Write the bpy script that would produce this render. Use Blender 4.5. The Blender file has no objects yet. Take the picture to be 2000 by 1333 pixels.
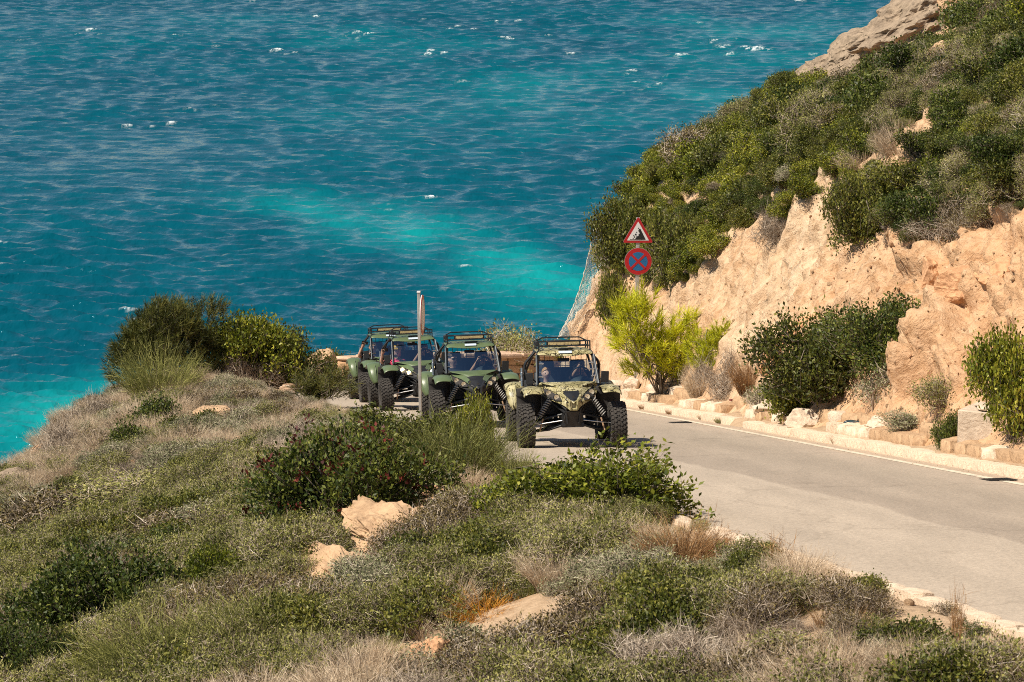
import bpy, bmesh, math, random
import numpy as np
from mathutils import Vector, Matrix, Euler

scene = bpy.context.scene
COL = scene.collection
R = math.radians

# ------------------------------------------------------------------ camera
PITCH = R(10.0)
FPX = 5700.0                      # focal length in pixels of a 2000 px wide frame
cam_d = bpy.data.cameras.new('camera')
cam_d.sensor_width = 36.0
cam_d.lens = 36.0 * FPX / 2000.0
cam_d.clip_start = 0.5
cam_d.clip_end = 60000
cam_d.dof.use_dof = True
cam_d.dof.focus_distance = 52.0
cam_d.dof.aperture_fstop = 10.0
cam = bpy.data.objects.new('camera', cam_d)
cam.rotation_euler = (R(90) - PITCH, 0, 0)
COL.objects.link(cam)
scene.camera = cam

# ------------------------------------------------------------------ light
SUN = Vector((-0.62, -0.36, 1.0)).normalized()
world = bpy.data.worlds.new('World')
scene.world = world
world.use_nodes = True
wn = world.node_tree.nodes
wl = world.node_tree.links
sky = wn.new('ShaderNodeTexSky')
sky.sky_type = 'NISHITA'
sky.sun_disc = False
sky.sun_elevation = math.asin(SUN.z)
sky.sun_rotation = math.atan2(SUN.x, SUN.y)
sky.altitude = 60
sky.dust_density = 0.4
sky.ozone_density = 2.0
bg = wn['Background']
bg.inputs['Strength'].default_value = 0.06
wl.new(sky.outputs[0], bg.inputs['Color'])

sun_d = bpy.data.lights.new('sun', 'SUN')
sun_d.energy = 4.6
sun_d.angle = R(0.53)
sun_d.color = (1.0, 0.91, 0.77)
sun = bpy.data.objects.new('sun', sun_d)
sun.rotation_euler = SUN.to_track_quat('Z', 'Y').to_euler()
COL.objects.link(sun)

scene.view_settings.view_transform = 'Standard'
scene.view_settings.look = 'None'
scene.view_settings.exposure = 0.58
scene.view_settings.gamma = 1.0
scene.view_settings.use_curve_mapping = False
scene.render.engine = 'CYCLES'
scene.cycles.max_bounces = 6
scene.cycles.diffuse_bounces = 2
scene.cycles.glossy_bounces = 3
scene.cycles.transmission_bounces = 4
scene.cycles.transparent_max_bounces = 12
scene.cycles.caustics_reflective = False
scene.cycles.caustics_refractive = False
scene.cycles.use_denoising = False
scene.cycles.filter_width = 1.0
scene.cycles.sample_clamp_direct = 4
scene.cycles.sample_clamp_indirect = 4

# ------------------------------------------------------------------ helpers
def ray(u, v):
    a = (u - 1000.0) / FPX
    b = (v - 666.5) / FPX
    c, s = math.cos(PITCH), math.sin(PITCH)
    return np.array([a, c - b * s, -s - b * c])

def project(x, y, z):
    c, s = math.cos(PITCH), math.sin(PITCH)
    d = y * c - z * s
    up = y * s + z * c
    return 1000 + FPX * x / d, 666.5 - FPX * up / d, d

def tag(o, label=None, cat=None, group=None, kind=None):
    if label: o['label'] = label
    if cat: o['category'] = cat
    if group: o['group'] = group
    if kind: o['kind'] = kind
    return o

def empty(name, loc=(0, 0, 0), rot=(0, 0, 0)):
    o = bpy.data.objects.new(name, None)
    o.empty_display_size = 0.2
    o.location = loc
    o.rotation_euler = rot
    COL.objects.link(o)
    return o

def link(name, me, parent=None):
    o = bpy.data.objects.new(name, me)
    COL.objects.link(o)
    if parent is not None:
        o.parent = parent
    return o

def dup(o, parent=None):
    c = o.copy()
    COL.objects.link(c)
    c.parent = parent
    for ch in list(o.children):
        dup(ch, c)
    return c

def smooth(me, ang=40):
    me.polygons.foreach_set('use_smooth', np.ones(len(me.polygons), dtype=bool))
    if ang:
        me.set_sharp_from_angle(angle=R(ang))

def mesh_np(name, v, f, mats=(), midx=None, tint=None, smooth_all=False):
    """fast mesh from a (N,3) array and an (M,4) or (M,3) face array"""
    me = bpy.data.meshes.new(name)
    v = np.asarray(v, dtype=np.float32); f = np.asarray(f, dtype=np.int32)
    k = f.shape[1]
    me.vertices.add(len(v)); me.vertices.foreach_set('co', v.ravel())
    me.loops.add(f.size); me.loops.foreach_set('vertex_index', f.ravel())
    me.polygons.add(len(f))
    me.polygons.foreach_set('loop_start', np.arange(0, f.size, k, dtype=np.int32))
    for m in mats: me.materials.append(m)
    if midx is not None:
        me.polygons.foreach_set('material_index', np.asarray(midx, dtype=np.int32))
    if tint is not None:
        a = me.attributes.new('tint', 'FLOAT', 'POINT')
        a.data.foreach_set('value', np.asarray(tint, dtype=np.float32))
    me.update(calc_edges=True)
    if smooth_all:
        me.polygons.foreach_set('use_smooth', np.ones(len(f), dtype=bool))
    return me

def fattr(me, name, val):
    a = me.attributes.new(name, 'FLOAT', 'POINT')
    a.data.foreach_set('value', np.asarray(val, dtype=np.float32).ravel())

# ---- lattice noise in numpy
def _hash(ix, iy, iz, seed):
    h = (ix.astype(np.int64) * 374761393 + iy.astype(np.int64) * 668265263 + iz.astype(np.int64) * 2147483647 + seed * 1274126177) & 0xFFFFFFFF
    h = ((h ^ (h >> 13)) * 1274126177) & 0xFFFFFFFF
    h = ((h ^ (h >> 16)) * 2246822519) & 0xFFFFFFFF
    return ((h ^ (h >> 15)) & 0xFFFFFF).astype(np.float64) / 0xFFFFFF

def noise3(x, y, z=0.0, seed=0):
    x = np.asarray(x, float); y = np.asarray(y, float); z = np.zeros_like(x) + z
    ix, iy, iz = np.floor(x), np.floor(y), np.floor(z)
    fx, fy, fz = x - ix, y - iy, z - iz
    sx, sy, sz = [t * t * t * (t * (t * 6 - 15) + 10) for t in (fx, fy, fz)]
    r = 0
    for dz in (0, 1):
        for dy in (0, 1):
            for dx in (0, 1):
                w = (sx if dx else 1 - sx) * (sy if dy else 1 - sy) * (sz if dz else 1 - sz)
                r = r + w * _hash(ix + dx, iy + dy, iz + dz, seed)
    return r * 2 - 1

def fbm(x, y, z=0.0, octs=4, seed=0, gain=0.5, ridged=False):
    r, a, n = 0, 1.0, 0
    x = np.asarray(x, float); y = np.asarray(y, float); z = np.asarray(z, float)
    for o in range(octs):
        q = noise3(x, y, z, seed + o * 17)
        if ridged: q = 1 - 2 * np.abs(q)
        r = r + a * q; n += a
        a *= gain; x = x * 2.03 + 5.1; y = y * 2.03 + 1.7; z = z * 2.03 + 3.3
    return r / n

def sstep(a, b, x):
    t = np.clip((x - a) / (b - a), 0, 1)
    return t * t * (3 - 2 * t)

# ---- materials
def new_mat(name):
    m = bpy.data.materials.new(name)
    m.use_nodes = True
    nt = m.node_tree
    return m, nt, nt.nodes['Principled BSDF'], nt.nodes['Material Output']

def N(nt, kind, **kw):
    n = nt.nodes.new(kind)
    for k, val in kw.items():
        if k in n.inputs.keys(): n.inputs[k].default_value = val
        else: setattr(n, k, val)
    return n

def ramp(nt, stops, fac=None, interp='LINEAR'):
    r = nt.nodes.new('ShaderNodeValToRGB')
    cr = r.color_ramp; cr.interpolation = interp
    while len(cr.elements) < len(stops): cr.elements.new(0.5)
    for e, (p, c) in zip(cr.elements, stops):
        e.position = p
        e.color = (c[0], c[1], c[2], 1) if len(c) == 3 else c
    if fac is not None: nt.links.new(fac, r.inputs['Fac'])
    return r

def mixc(nt, fac, a, b, blend='MIX'):
    m = nt.nodes.new('ShaderNodeMix'); m.data_type = 'RGBA'; m.blend_type = blend
    for sock, val in ((m.inputs[0], fac), (m.inputs[6], a), (m.inputs[7], b)):
        if isinstance(val, (int, float)): sock.default_value = val
        elif isinstance(val, (tuple, list)): sock.default_value = (val[0], val[1], val[2], 1)
        else: nt.links.new(val, sock)
    return m.outputs[2]

def bump(nt, height, strength, dist, normal=None):
    b = nt.nodes.new('ShaderNodeBump')
    b.inputs['Strength'].default_value = strength
    b.inputs['Distance'].default_value = dist
    nt.links.new(height, b.inputs['Height'])
    if normal is not None: nt.links.new(normal, b.inputs['Normal'])
    return b.outputs['Normal']

def coord(nt, kind='Object', scale=(1, 1, 1), rot=(0, 0, 0)):
    t = nt.nodes.new('ShaderNodeTexCoord')
    mp = nt.nodes.new('ShaderNodeMapping')
    mp.inputs['Scale'].default_value = scale
    mp.inputs['Rotation'].default_value = rot
    nt.links.new(t.outputs[kind], mp.inputs['Vector'])
    return mp.outputs['Vector']

def ntex(nt, vec, scale, detail=4, rough=0.55, dist=0.0):
    n = nt.nodes.new('ShaderNodeTexNoise')
    n.inputs['Scale'].default_value = scale
    n.inputs['Detail'].default_value = detail
    n.inputs['Roughness'].default_value = rough
    n.inputs['Distortion'].default_value = dist
    nt.links.new(vec, n.inputs['Vector'])
    return n.outputs['Fac']

def simple(name, c, rough=0.6, metal=0.0, c2=None, nscale=12.0, bmp=0.0, bscale=60.0, spec=0.5):
    m, nt, p, out = new_mat(name)
    p.inputs['Roughness'].default_value = rough
    p.inputs['Metallic'].default_value = metal
    p.inputs['Specular IOR Level'].default_value = spec
    v = coord(nt)
    c2 = c2 or tuple(x * 0.72 for x in c)
    n = ntex(nt, v, nscale, 5, 0.6)
    r = ramp(nt, [(0.3, c2), (0.7, c)], n)
    nt.links.new(r.outputs[0], p.inputs['Base Color'])
    if bmp:
        nt.links.new(bump(nt, ntex(nt, v, bscale, 3), bmp, 0.01), p.inputs['Normal'])
    return m

class MB:
    """collects shapes, builds ONE mesh object"""
    def __init__(self): self.v = []; self.f = []
    def add(self, vs, fs):
        o = len(self.v)
        self.v += [tuple(p) for p in vs]
        self.f += [tuple(i + o for i in q) for q in fs]
        return self
    def box(self, c, s, rot=None):
        hx, hy, hz = s[0] / 2, s[1] / 2, s[2] / 2
        vs = [Vector((x, y, z)) for x in (-hx, hx) for y in (-hy, hy) for z in (-hz, hz)]
        if rot is not None:
            m = Euler(rot).to_matrix() if not isinstance(rot, Matrix) else rot
            vs = [m @ p for p in vs]
        c = Vector(c)
        return self.add([p + c for p in vs], [(0, 1, 3, 2), (4, 6, 7, 5), (0, 4, 5, 1), (2, 3, 7, 6), (0, 2, 6, 4), (1, 5, 7, 3)])
    def tube(self, pts, r, n=8, closed=False):
        pts = [Vector(p) for p in pts]
        rs = r if isinstance(r, (list, tuple)) else [r] * len(pts)
        rings = []; L = len(pts); prev = None
        for i, p in enumerate(pts):
            a = pts[i - 1] if (i > 0 or closed) else p
            b = pts[(i + 1) % L] if (i < L - 1 or closed) else p
            t = (b - a)
            t = t.normalized() if t.length > 1e-9 else Vector((0, 0, 1))
            if prev is None:
                ref = Vector((0, 0, 1)) if abs(t.z) < 0.9 else Vector((1, 0, 0))
                nx = t.cross(ref).normalized()
            else:
                nx = (prev - t * prev.dot(t))
                nx = nx.normalized() if nx.length > 1e-6 else t.cross(Vector((0, 0, 1))).normalized()
            prev = nx; ny = t.cross(nx)
            rings.append([p + (nx * math.cos(2 * math.pi * k / n) + ny * math.sin(2 * math.pi * k / n)) * rs[i] for k in range(n)])
        vs = [q for rg in rings for q in rg]; fs = []
        for i in range(L if closed else L - 1):
            j = (i + 1) % L
            for k in range(n):
                k2 = (k + 1) % n
                fs.append((i * n + k, i * n + k2, j * n + k2, j * n + k))
        if not closed:
            fs.append(tuple(range(n))[::-1]); fs.append(tuple((L - 1) * n + k for k in range(n)))
        return self.add(vs, fs)
    def lathe(self, prof, o=(0, 0, 0), axis='X', n=32):
        vs = []
        for a, r in prof:
            for k in range(n):
                c, s = math.cos(2 * math.pi * k / n) * r, math.sin(2 * math.pi * k / n) * r
                p = {'X': (a, c, s), 'Y': (c, a, s), 'Z': (c, s, a)}[axis]
                vs.append((p[0] + o[0], p[1] + o[1], p[2] + o[2]))
        fs = []
        for i in range(len(prof) - 1):
            for k in range(n):
                k2 = (k + 1) % n
                fs.append((i * n + k, i * n + k2, (i + 1) * n + k2, (i + 1) * n + k))
        if prof[0][1] > 1e-6: fs.append(tuple(range(n)))
        if prof[-1][1] > 1e-6: fs.append(tuple((len(prof) - 1) * n + k for k in range(n)))
        return self.add(vs, fs)
    def prism(self, poly, off):
        n = len(poly); off = Vector(off)
        vs = [Vector(p) for p in poly] + [Vector(p) + off for p in poly]
        fs = [tuple(range(n))[::-1], tuple(range(n, 2 * n))]
        for k in range(n):
            k2 = (k + 1) % n
            fs.append((k, k2, n + k2, n + k))
        return self.add(vs, fs)
    def sphere(self, c, r, nu=16, nv=10):
        rx, ry, rz = r if isinstance(r, (tuple, list)) else (r, r, r)
        vs = []; fs = []
        for j in range(nv + 1):
            th = math.pi * j / nv
            for i in range(nu):
                ph = 2 * math.pi * i / nu
                vs.append((c[0] + rx * math.sin(th) * math.cos(ph), c[1] + ry * math.sin(th) * math.sin(ph), c[2] + rz * math.cos(th)))
        for j in range(nv):
            for i in range(nu):
                i2 = (i + 1) % nu
                fs.append((j * nu + i, (j + 1) * nu + i, (j + 1) * nu + i2, j * nu + i2))
        return self.add(vs, fs)
    def grid(self, rows):
        m = len(rows[0]); vs = [p for r in rows for p in r]; fs = []
        for i in range(len(rows) - 1):
            for j in range(m - 1):
                fs.append((i * m + j, i * m + j + 1, (i + 1) * m + j + 1, (i + 1) * m + j))
        return self.add(vs, fs)
    def mesh(self, name, mat, ang=35):
        me = bpy.data.meshes.new(name)
        me.from_pydata([tuple(p) for p in self.v], [], self.f)
        bm = bmesh.new(); bm.from_mesh(me)
        bmesh.ops.remove_doubles(bm, verts=bm.verts, dist=1e-5)
        bmesh.ops.recalc_face_normals(bm, faces=bm.faces)
        bm.to_mesh(me); bm.free()
        if mat: me.materials.append(mat)
        if ang: smooth(me, ang)
        return me
    def build(self, name, mat, parent=None, ang=35, solid=0.0, sub=0, bevel=0.0):
        o = link(name, self.mesh(name, mat, ang), parent)
        if bevel:
            b = o.modifiers.new('bevel', 'BEVEL'); b.width = bevel; b.segments = 2; b.limit_method = 'ANGLE'
        if solid:
            s = o.modifiers.new('solid', 'SOLIDIFY'); s.thickness = solid; s.offset = -1
        if sub:
            s = o.modifiers.new('sub', 'SUBSURF'); s.levels = sub; s.render_levels = sub
        return o

# ------------------------------------------------------------------ lie of the land (plan curves, metres)
def road_plane(y):
    return -2.646 - 0.16 * np.maximum(y, -6.0)

RIGHT = np.array([(15.08, -6), (9.81, 25), (5.56, 50), (2.7, 66.8), (1.45, 72.5), (0.65, 76.0), (0.38, 78.0), (0.65, 80.0), (1.8, 82.0), (4.5, 84.0), (10, 86.8), (25, 93.5), (60, 111)])
LEFT = np.array([(9.09, -6), (2.46, 29.6), (-1.33, 50), (-5.4, 71.9), (-5.85, 74.6), (-5.75, 77.4), (-5.0, 80.2), (-3.5, 83.3), (-0.8, 86.2), (3, 88.6), (8, 91.3), (14, 94.5), (27, 101), (60, 117)])
EDGE = np.array([(-9.5, -6), (-9.8, 5), (-10.6, 18), (-11.6, 30), (-11.5, 45), (-11.2, 57), (-10.7, 62), (-10.5, 67), (-10.5, 71), (-10.6, 75), (-10.8, 79), (-9.4, 84), (-6, 86.6), (-2.5, 88.2), (1.5, 90.6), (8, 94.2), (14, 97.4), (27, 104), (60, 121)])

def signed(poly, x, y, side):
    """distance to a plan polyline, positive on the given side (+1 right of its direction, -1 left)"""
    best = np.full(np.shape(x), 1e9); sg = np.ones(np.shape(x))
    for (ax, ay), (bx, by) in zip(poly[:-1], poly[1:]):
        dx, dy = bx - ax, by - ay
        t = np.clip(((x - ax) * dx + (y - ay) * dy) / (dx * dx + dy * dy), 0, 1)
        ex, ey = x - ax - t * dx, y - ay - t * dy
        d = np.hypot(ex, ey)
        cr = ex * dy - ey * dx
        m = d < best
        best = np.where(m, d, best); sg = np.where(m, np.sign(cr), sg)
    return best * sg * side

MOUNDS = [(-8.6, 77.5, 0.15, 3.0), (-6.8, 60, 0.25, 3.0), (-0.2, 34, 0.2, 2.5), (-2.6, 33, 0.35, 1.6), (-5.5, 42, 0.3, 2.2)]

def hill_h(t, y):
    k = sstep(40, 66, y)
    k = sstep(44, 74, y)
    s1 = 1.22 + 0.88 * k; w = 3.6 - 0.9 * k
    h = 0.16 + 0.22 * sstep(0.45, 0.7, t) + s1 * np.clip(t - 0.75, 0, w) + (0.82 - 0.22 * k) * np.clip(t - 0.75 - w, 0, 5) + 0.62 * np.clip(t - 8.95, 0, 9) + 0.3 * np.clip(t - 17.95, 0, 60)
    return h

def ground(x, y, parts=False):
    x = np.asarray(x, float); y = np.asarray(y, float)
    t = signed(RIGHT, x, y, 1); s = signed(LEFT, x, y, -1); c = signed(EDGE, x, y, -1)
    z = road_plane(y)
    bank = 0.09 * sstep(0.1, 0.4, s) + sstep(0.4, 2.2, s) * (0.34 * fbm(x * 0.27, y * 0.2, 0, 3, 5) + 0.08 * fbm(x * 1.1, y * 1.1, 0, 2, 9) + 0.05 * fbm(x * 2.6, y * 2.6, 0, 2, 15))
    for mx, my, a, r in MOUNDS:
        bank = bank + sstep(0.4, 2.0, s) * a * np.exp(-((x - mx) ** 2 + (y - my) ** 2) / (r * r))
    bank = bank + sstep(0.8, 4, s) * sstep(68, 58, y) * 0.75 * fbm(y * 0.16 + x * 0.05, x * 0.04, 0, 3, 61, .55)
    bank = bank - np.interp(y, [0, 46, 58, 67, 71, 75], [.30, .30, .225, .135, .065, .02]) * np.clip(s - 0.5, 0, 14) - 0.35 * sstep(-2.2, 0.4, c)
    under = -0.14
    zz = np.where(s > 0, z + under * (1 - sstep(0.02, 0.22, s)) + bank, z + under)
    cc = np.clip(c, 0, None)
    zz = zz - np.where(cc > 0, 0.45 * np.minimum(cc, 0.8) + 1.5 * np.clip(cc - 0.8, 0, None) + sstep(0, 3, cc) * 0.9 * fbm(x * 0.4, y * 0.4, 0, 4, 21), 0)
    zh = z + under * (1 - sstep(0.02, 0.2, t)) + hill_h(t, y) + sstep(0.8, 2.2, t) * 0.45 * fbm(x * 0.33, y * 0.33, 0, 2, 31)
    zz = np.where(t > 0, zh, zz)
    zz = np.maximum(zz, -62)
    return (zz, t, s, c) if parts else zz

def hit(u, v, y0=14.0, y1=110.0, extra=0.0):
    """where the line of sight through a photo pixel meets the ground"""
    d = ray(u, v)
    ys = np.arange(y0, y1, 0.04)
    k = ys / d[1]
    g = ground(k * d[0], ys) + extra
    below = np.nonzero(k * d[2] < g)[0]
    i = below[0] if len(below) else len(ys) - 1
    return Vector((k[i] * d[0], ys[i], g[i] - extra))
# ------------------------------------------------------------------ sea
SEA = -55.0
def make_sea():
    rng = np.random.default_rng(3)
    half = R(12.6)
    th = np.concatenate([np.linspace(-math.pi, -half, 60)[:-1], np.linspace(-half, half, 470), np.linspace(half, math.pi, 60)[1:]])
    r = [70.0]
    while r[-1] < 40000:
        q = r[-1]
        if q < 215: d = 4.0
        elif q < 1150: d = min(0.85 * q * q / 156750, 1.3)
        else: d = 1.3 * (q / 1150) ** 2.4
        r.append(q + max(d, 0.3))
    r = np.array(r); dr = np.gradient(r)
    T, Q = np.meshgrid(th, r); D = np.repeat(dr[:, None], len(th), 1)
    x = (Q * np.sin(T)); y = (Q * np.cos(T))
    z = np.zeros_like(x); hx = np.zeros_like(x); hy = np.zeros_like(x)
    nw = 96
    lam = np.exp(rng.uniform(math.log(0.95), math.log(9), nw))
    ang = R(257) + rng.normal(0, R(23), nw)
    steep = 0.60 * math.sqrt(2.0 / nw) * np.where(lam > 5, 0.65, 1.0)
    fine = np.abs(T) < half * 1.02
    gust = 0.75 + 0.45 * fbm(x / 70, y / 120, 0, 3, 71)
    for l, a, st, ph in zip(lam, ang, steep, rng.uniform(0, 6.28, nw)):
        k = 2 * math.pi / l
        cx, cy = math.cos(a), math.sin(a)
        w = sstep(1.9, 3.2, l / D) * fine * gust
        p = k * (x * cx + y * cy) + ph
        am = st / k * w
        z += am * np.sin(p)
        hx += am * 0.8 * cx * np.cos(p); hy += am * 0.8 * cy * np.cos(p)
    # white caps on the steepest crests, in scattered gusts
    g = fbm(x / 14, y / 30, 0, 2, 77)
    zn = z / (z[fine].std() + 1e-6)
    foam = sstep(3.0, 3.6, zn + 1.2 * g - .25 * sstep(600, 900, Q)) * sstep(0.32, 0.5, g) * fine
    # pale sandy shallows
    sh = np.zeros_like(x)
    zs = SEA
    for (u, v, ru, rv, rot, amp) in [(690, 430, 240, 50, 8, .34), (1010, 520, 280, 75, 12, .52), (1130, 575, 180, 70, 6, .38), (860, 465, 240, 50, 10, .28), (60, 870, 330, 110, -12, .95), (180, 770, 300, 60, -10, .40), (1150, 190, 460, 80, -4, .20), (800, 60, 600, 70, 0, .14), (1500, 60, 300, 60, 0, .16)]:
        d = ray(u, v); k = zs / d[2]
        cx, cy = d[0] * k, d[1] * k
        d1 = ray(u + ru, v); wx = abs(d1[0] * k - cx)
        d2 = ray(u, v + rv); wy = abs(d2[1] * zs / d2[2] - cy)
        a = R(rot) * -1
        # rotate in a frame scaled to the patch
        ex, ey = (x - cx) / wx, (y - cy) / wy
        sk = math.tan(a) * ru / rv
        ey = ey - sk * ex
        sh += amp * np.exp(-(ex ** 2 + ey ** 2) * 1.1)
    sh = sh * np.clip(0.85 + 1.5 * fbm(x / 22, y / 50, 0, 5, 51), 0, 2) + 0.10 * fbm(x / 60, y / 150, 0, 3, 53)
    v = np.stack([x + hx, y + hy, SEA + z], -1).reshape(-1, 3)
    n, m = len(r), len(th)
    i = np.arange(n - 1)[:, None] * m + np.arange(m - 1)[None, :]
    f = np.stack([i, i + 1, i + m + 1, i + m], -1).reshape(-1, 4)
    mat, nt, p, out = new_mat('sea_water')
    me = mesh_np('sea', v, f, [mat], smooth_all=True)
    fattr(me, 'foam', foam); fattr(me, 'shallow', np.clip(sh, 0, 1.3))
    at = N(nt, 'ShaderNodeAttribute', attribute_name='shallow')
    af = N(nt, 'ShaderNodeAttribute', attribute_name='foam')
    vec = coord(nt, 'Object', (1.0, 0.62, 1.0), (0, 0, R(8)))
    n1 = ntex(nt, vec, 0.05, 5, 0.6)
    add = N(nt, 'ShaderNodeMath', operation='MULTIPLY_ADD'); add.inputs[1].default_value = 0.22; 
    nt.links.new(n1, add.inputs[0]); nt.links.new(at.outputs['Fac'], add.inputs[2])
    col = ramp(nt, [(0.0, (.0005, .042, .070)), (0.16, (.0010, .072, .105)), (0.5, (.002, .155, .175)), (1.0, (.006, .27, .265))], add.outputs[0])
    fb = ramp(nt, [(0.42, (0, 0, 0)), (0.58, (1, 1, 1))], ntex(nt, vec, 1.6, 4, 0.7, 0.5))
    ff = N(nt, 'ShaderNodeMath', operation='MULTIPLY'); nt.links.new(af.outputs['Fac'], ff.inputs[0]); nt.links.new(fb.outputs[0], ff.inputs[1])
    fo = mixc(nt, ff.outputs[0], col.outputs[0], (.75, .78, .78))
    nt.links.new(fo, p.inputs['Base Color'])
    rr = N(nt, 'ShaderNodeMapRange'); rr.inputs['To Min'].default_value = 0.10; rr.inputs['To Max'].default_value = 0.7
    nt.links.new(af.outputs['Fac'], rr.inputs['Value']); nt.links.new(rr.outputs[0], p.inputs['Roughness'])
    p.inputs['IOR'].default_value = 1.33
    p.inputs['Specular IOR Level'].default_value = 0.22
    p.inputs['Specular Tint'].default_value = (.22, .64, .88, 1)
    b1 = bump(nt, ntex(nt, vec, 0.8, 2, 0.5, 0.2), 0.75, 0.36)
    b2 = bump(nt, ntex(nt, vec, 2.6, 1, 0.5, 0.2), 0.5, 0.07, b1)
    nt.links.new(b2, p.inputs['Normal'])
    o = link('sea', me)
    tag(o, 'choppy teal sea with turquoise shallows and small white caps', 'sea', kind='structure')
make_sea()

# ------------------------------------------------------------------ soil and rock materials
def soil_mat():
    m, nt, p, out = new_mat('dry_soil')
    v = coord(nt)
    n1 = ntex(nt, v, 0.35, 4, 0.6); n2 = ntex(nt, v, 5.0, 6, 0.65)
    c1 = ramp(nt, [(0.3, (.32, .20, .11)), (0.5, (.45, .295, .17)), (0.7, (.52, .37, .235))], n1)
    c2 = ramp(nt, [(0.25, (.20, .14, .09)), (0.6, (.55, .42, .29))], n2)
    nt.links.new(mixc(nt, 0.45, c1.outputs[0], c2.outputs[0]), p.inputs['Base Color'])
    p.inputs['Roughness'].default_value = 0.95
    p.inputs['Specular IOR Level'].default_value = 0.1
    b = bump(nt, ntex(nt, v, 9, 6, 0.65), 0.8, 0.06)
    nt.links.new(bump(nt, ntex(nt, v, 40, 4), 0.5, 0.012, b), p.inputs['Normal'])
    return m

def cliff_mat():
    m, nt, p, out = new_mat('ochre_cliff')
    v = coord(nt)
    # axes along the fall line, along the road and out of the slope: streaks run down the slope
    cx = N(nt, 'ShaderNodeCombineXYZ')
    for i, (ax, sc) in enumerate((((-.70, .10, -.70), .30), ((.17, .985, 0), 1.0), ((-.70, -.1, .70), 1.0))):
        dp = N(nt, 'ShaderNodeVectorMath', operation='DOT_PRODUCT'); dp.inputs[1].default_value = tuple(q * sc for q in ax)
        nt.links.new(v, dp.inputs[0]); nt.links.new(dp.outputs['Value'], cx.inputs[i])
    vs = cx.outputs[0]
    n1 = ntex(nt, v, 0.22, 5, 0.6)
    def ridged(vec, sc, det):
        q = nt.nodes.new('ShaderNodeTexNoise'); q.noise_type = 'RIDGED_MULTIFRACTAL'; q.normalize = True
        q.inputs['Scale'].default_value = sc; q.inputs['Detail'].default_value = det; q.inputs['Roughness'].default_value = 0.62
        nt.links.new(vec, q.inputs['Vector']); return q.outputs['Fac']
    n2 = ntex(nt, vs, 3.4, 8, 0.70, 0.25)
    nr = ridged(vs, 1.5, 6)
    n3 = ntex(nt, v, 6.0, 5, 0.66)
    vo = N(nt, 'ShaderNodeTexVoronoi', feature='DISTANCE_TO_EDGE'); vo.inputs['Scale'].default_value = 1.7
    wv = N(nt, 'ShaderNodeVectorMath', operation='ADD')
    nz = nt.nodes.new('ShaderNodeTexNoise'); nz.inputs['Scale'].default_value = 2.5; nz.inputs['Detail'].default_value = 3
    nt.links.new(v, nz.inputs['Vector']); nt.links.new(nz.outputs['Color'], wv.inputs[0]); nt.links.new(vs, wv.inputs[1])
    nt.links.new(wv.outputs[0], vo.inputs['Vector'])
    crack = ramp(nt, [(0.0, (0, 0, 0)), (0.035, (.75, .75, .75)), (0.12, (1, 1, 1))], vo.outputs['Distance'])
    c1 = ramp(nt, [(0.36, (.58, .42, .265)), (0.48, (.55, .35, .195)), (0.60, (.50, .265, .12))], n1)
    c2 = ramp(nt, [(0.36, (.18, .105, .06)), (0.45, (.50, .33, .195)), (0.60, (.74, .55, .38))], n2)  # streaky stone tones; the dark end puts crevice shade into the colour
    c3 = ramp(nt, [(0.36, (.26, .14, .075)), (0.48, (.60, .41, .26)), (0.70, (.80, .64, .47))], n3)
    a = mixc(nt, 0.42, c1.outputs[0], c2.outputs[0])
    a = mixc(nt, 0.30, a, c3.outputs[0])
    crack_shade = ramp(nt, [(0.0, (.40, .33, .28)), (1.0, (1, 1, 1))], crack.outputs[0])  # crack lines darkened in the colour, as shade in crevices
    a = mixc(nt, 0.16, a, crack_shade.outputs[0], 'MULTIPLY')
    # reddish earth on the near side
    sx = N(nt, 'ShaderNodeSeparateXYZ'); nt.links.new(v, sx.inputs[0])
    mr = N(nt, 'ShaderNodeMapRange'); mr.inputs['From Min'].default_value = 60; mr.inputs['From Max'].default_value = 47
    nt.links.new(sx.outputs['Y'], mr.inputs['Value'])
    mm = N(nt, 'ShaderNodeMath', operation='MULTIPLY'); mm.inputs[1].default_value = 0.8
    nt.links.new(mr.outputs[0], mm.inputs[0])
    a = mixc(nt, mm.outputs[0], a, mixc(nt, 0.5, a, (.58, .32, .16)))
    nt.links.new(a, p.inputs['Base Color'])
    p.inputs['Roughness'].default_value = 0.95
    p.inputs['Specular IOR Level'].default_value = 0.1
    b = bump(nt, n2, 0.8, 0.12)
    b = bump(nt, nr, 0.8, 0.06, b)
    b = bump(nt, crack.outputs[0], 0.3, 0.04, b)
    b = bump(nt, n3, 0.9, 0.06, b)
    nt.links.new(b, p.inputs['Normal'])
    return m

def rock_mat(name, base, dark):
    m, nt, p, out = new_mat(name)
    v = coord(nt)
    n2 = ntex(nt, v, 3.0, 6, 0.68, 0.4); n3 = ntex(nt, v, 16, 5, 0.7)
    c = ramp(nt, [(0.28, dark), (0.52, base), (0.75, tuple(min(.85, x * 1.3) for x in base))], n2)
    c3 = ramp(nt, [(0.3, dark), (0.6, tuple(min(.85, x * 1.15) for x in base))], n3)
    nt.links.new(mixc(nt, 0.35, c.outputs[0], c3.outputs[0]), p.inputs['Base Color'])
    p.inputs['Roughness'].default_value = 0.95
    p.inputs['Specular IOR Level'].default_value = 0.1
    b = bump(nt, n2, 0.7, 0.07)
    nt.links.new(bump(nt, n3, 0.7, 0.025, b), p.inputs['Normal'])
    return m

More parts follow.
